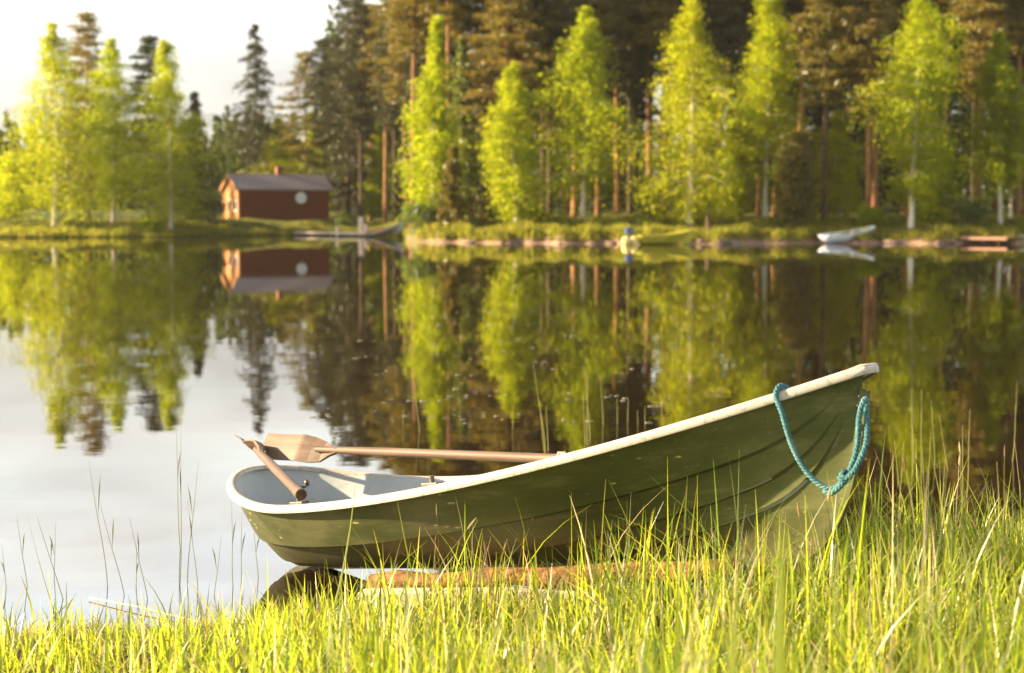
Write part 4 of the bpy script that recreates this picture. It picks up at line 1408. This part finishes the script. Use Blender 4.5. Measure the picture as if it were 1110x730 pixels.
# ------------------------------------------------------------------ reeds standing in the water
def reed(px, pyb, pxt, pyt, r, curl, group, label, leaf=True):
    D = CAMH * F / (pyb - YH)
    base = at(px, pyb, D); base.z = -.3
    tip = at(pxt, pyt, D)
    mid1 = base.lerp(tip, .4) + Vector((curl * .05, 0, 0)); mid2 = base.lerp(tip, .75) + Vector((curl * .02, 0, 0))
    path = catmull([base, mid1, mid2, tip], 5)
    root = MB().tube(path, [r * (1 - .75 * i / (len(path) - 1)) for i in range(len(path))], 5)
    if leaf:
        L = (tip - base).length
        for u in (.62,):
            p = path[int(u * (len(path) - 1))]
            q = p + Vector((rngw.uniform(-.05, .05), rngw.uniform(-.03, .03), rngw.uniform(.14, .24))) * min(L, 1)
            m_ = p.lerp(q, .5) + Vector((0, 0, .02))
            root.add([p, m_ + Vector((.003, 0, 0)), q, m_ - Vector((.003, 0, 0))], [(0, 1, 2, 3)])
    tag(root.build('reed', M['reed'], None, True), label, 'reed', group)
L1 = ('reeds standing in the water left of the boat', 'thin reed stalk standing in the water left of the rowing boat')
for a in ((30, 640, 18, 560, .4), (62, 630, 60, 566, -.3), (118, 640, 96, 500, .5), (140, 650, 108, 545, .6), (150, 640, 148, 590, -.2), (190, 640, 196, 470, .3), (204, 640, 215, 500, -.5),
          (212, 645, 203, 540, .5), (236, 650, 240, 580, -.6), (166, 655, 140, 560, .4), (84, 655, 40, 560, .2), (250, 640, 262, 560, .5), (264, 640, 251, 545, -.6), (277, 630, 274, 560, .4), (8, 640, 2, 590, .2), (200, 600, 191, 460, -.3)):
    reed(a[0], a[1], a[2], a[3], .0028, a[4], *L1)
L2 = ('reeds standing in the water behind the boat', 'thin straw coloured reed stalk standing in the water behind the rowing boat')
for a in ((592, 492, 578, 395, .6), (600, 494, 584, 432, -.4), (594, 490, 592, 440, .2), (638, 480, 634, 400, .5), (642, 484, 637, 405, -.5), (634, 482, 632, 430, .2), (652, 462, 651, 408, .4), (670, 460, 669, 432, 0), (680, 458, 681, 432, 0),
          (692, 462, 691, 445, .1), (700, 458, 699, 440, 0), (452, 470, 449, 415, .6), (560, 466, 556, 440, -.4), (436, 462, 437, 444, 0), (718, 452, 716, 428, .2)):
    reed(a[0], a[1], a[2], a[3], .006, a[4], *L2, leaf=False)
L3 = ('reeds standing in the water beyond the bow', 'pale reed stalk standing in the water beyond the bow')
for i in range(17):
    px = rngw.uniform(955, 1108); pyb = rngw.uniform(500, 585)
    reed(px, pyb, px + rngw.uniform(-14, 14), pyb - rngw.uniform(45, 105), .0045, rngw.uniform(-.6, .6), *L3)

# floating bits: specks of seed fluff and leaf litter on the water
rng = np.random.default_rng(11)
mb = MB()
for i in range(52):
    py = rng.uniform(335, 465); px = rng.normal(560, 130)
    D = CAMH * F / (py - YH)
    p = at(px, py, D)
    for j in range(int(rng.integers(1, 4))):
        q = p + Vector((rng.normal(0, .10), rng.normal(0, .25), 0))
        s = rng.uniform(.004, .016)
        k = int(rng.integers(5, 8)); a0 = rng.uniform(0, 6)
        top = [(q.x + s * 2.8 * math.cos(a0 + 6.283 * t / k) * rng.uniform(.6, 1), q.y + s * 1.6 * math.sin(a0 + 6.283 * t / k) * rng.uniform(.6, 1), .006) for t in range(k)]
        bot = [(v[0], v[1], -.004) for v in top]
        mb.add(top + bot, [tuple(range(k)), tuple(range(2 * k - 1, k - 1, -1))] + [(t, t + k, (t + 1) % k + k, (t + 1) % k) for t in range(k)])
tag(mb.build('floating_litter', M['speck']), 'pale specks of fluff and leaf litter floating on the dark water', 'litter', kind='stuff')

# fallen straws at the waterline
for a, b, r, lab in (((96, 622, 7.9), (262, 662, 7.25), .0045, 'long bleached reed lying on the water at the left of the near bank'),
                     ((205, 664, 7.3), (300, 640, 7.4), .005, 'dark thin twig lying at the waterline below the stern'),
                     ((0, 692, 7.05), (92, 684, 7.15), .006, 'grey twig lying on the mud at the left end of the bank')):
    A, B = at(*a), at(*b)
    A.z = max(gh(A.x, A.y), 0) + .012; B.z = max(gh(B.x, B.y), 0) + .012
    tag(MB().tube([A, A.lerp(B, .35) + Vector((0, 0, .008)), A.lerp(B, .7), B], [r, r * .9, r * .8, r * .4], 7).build('fallen_reed', M['straw'] if 'bleached' in lab else M['dark_bark'], None, True), lab, 'reed')
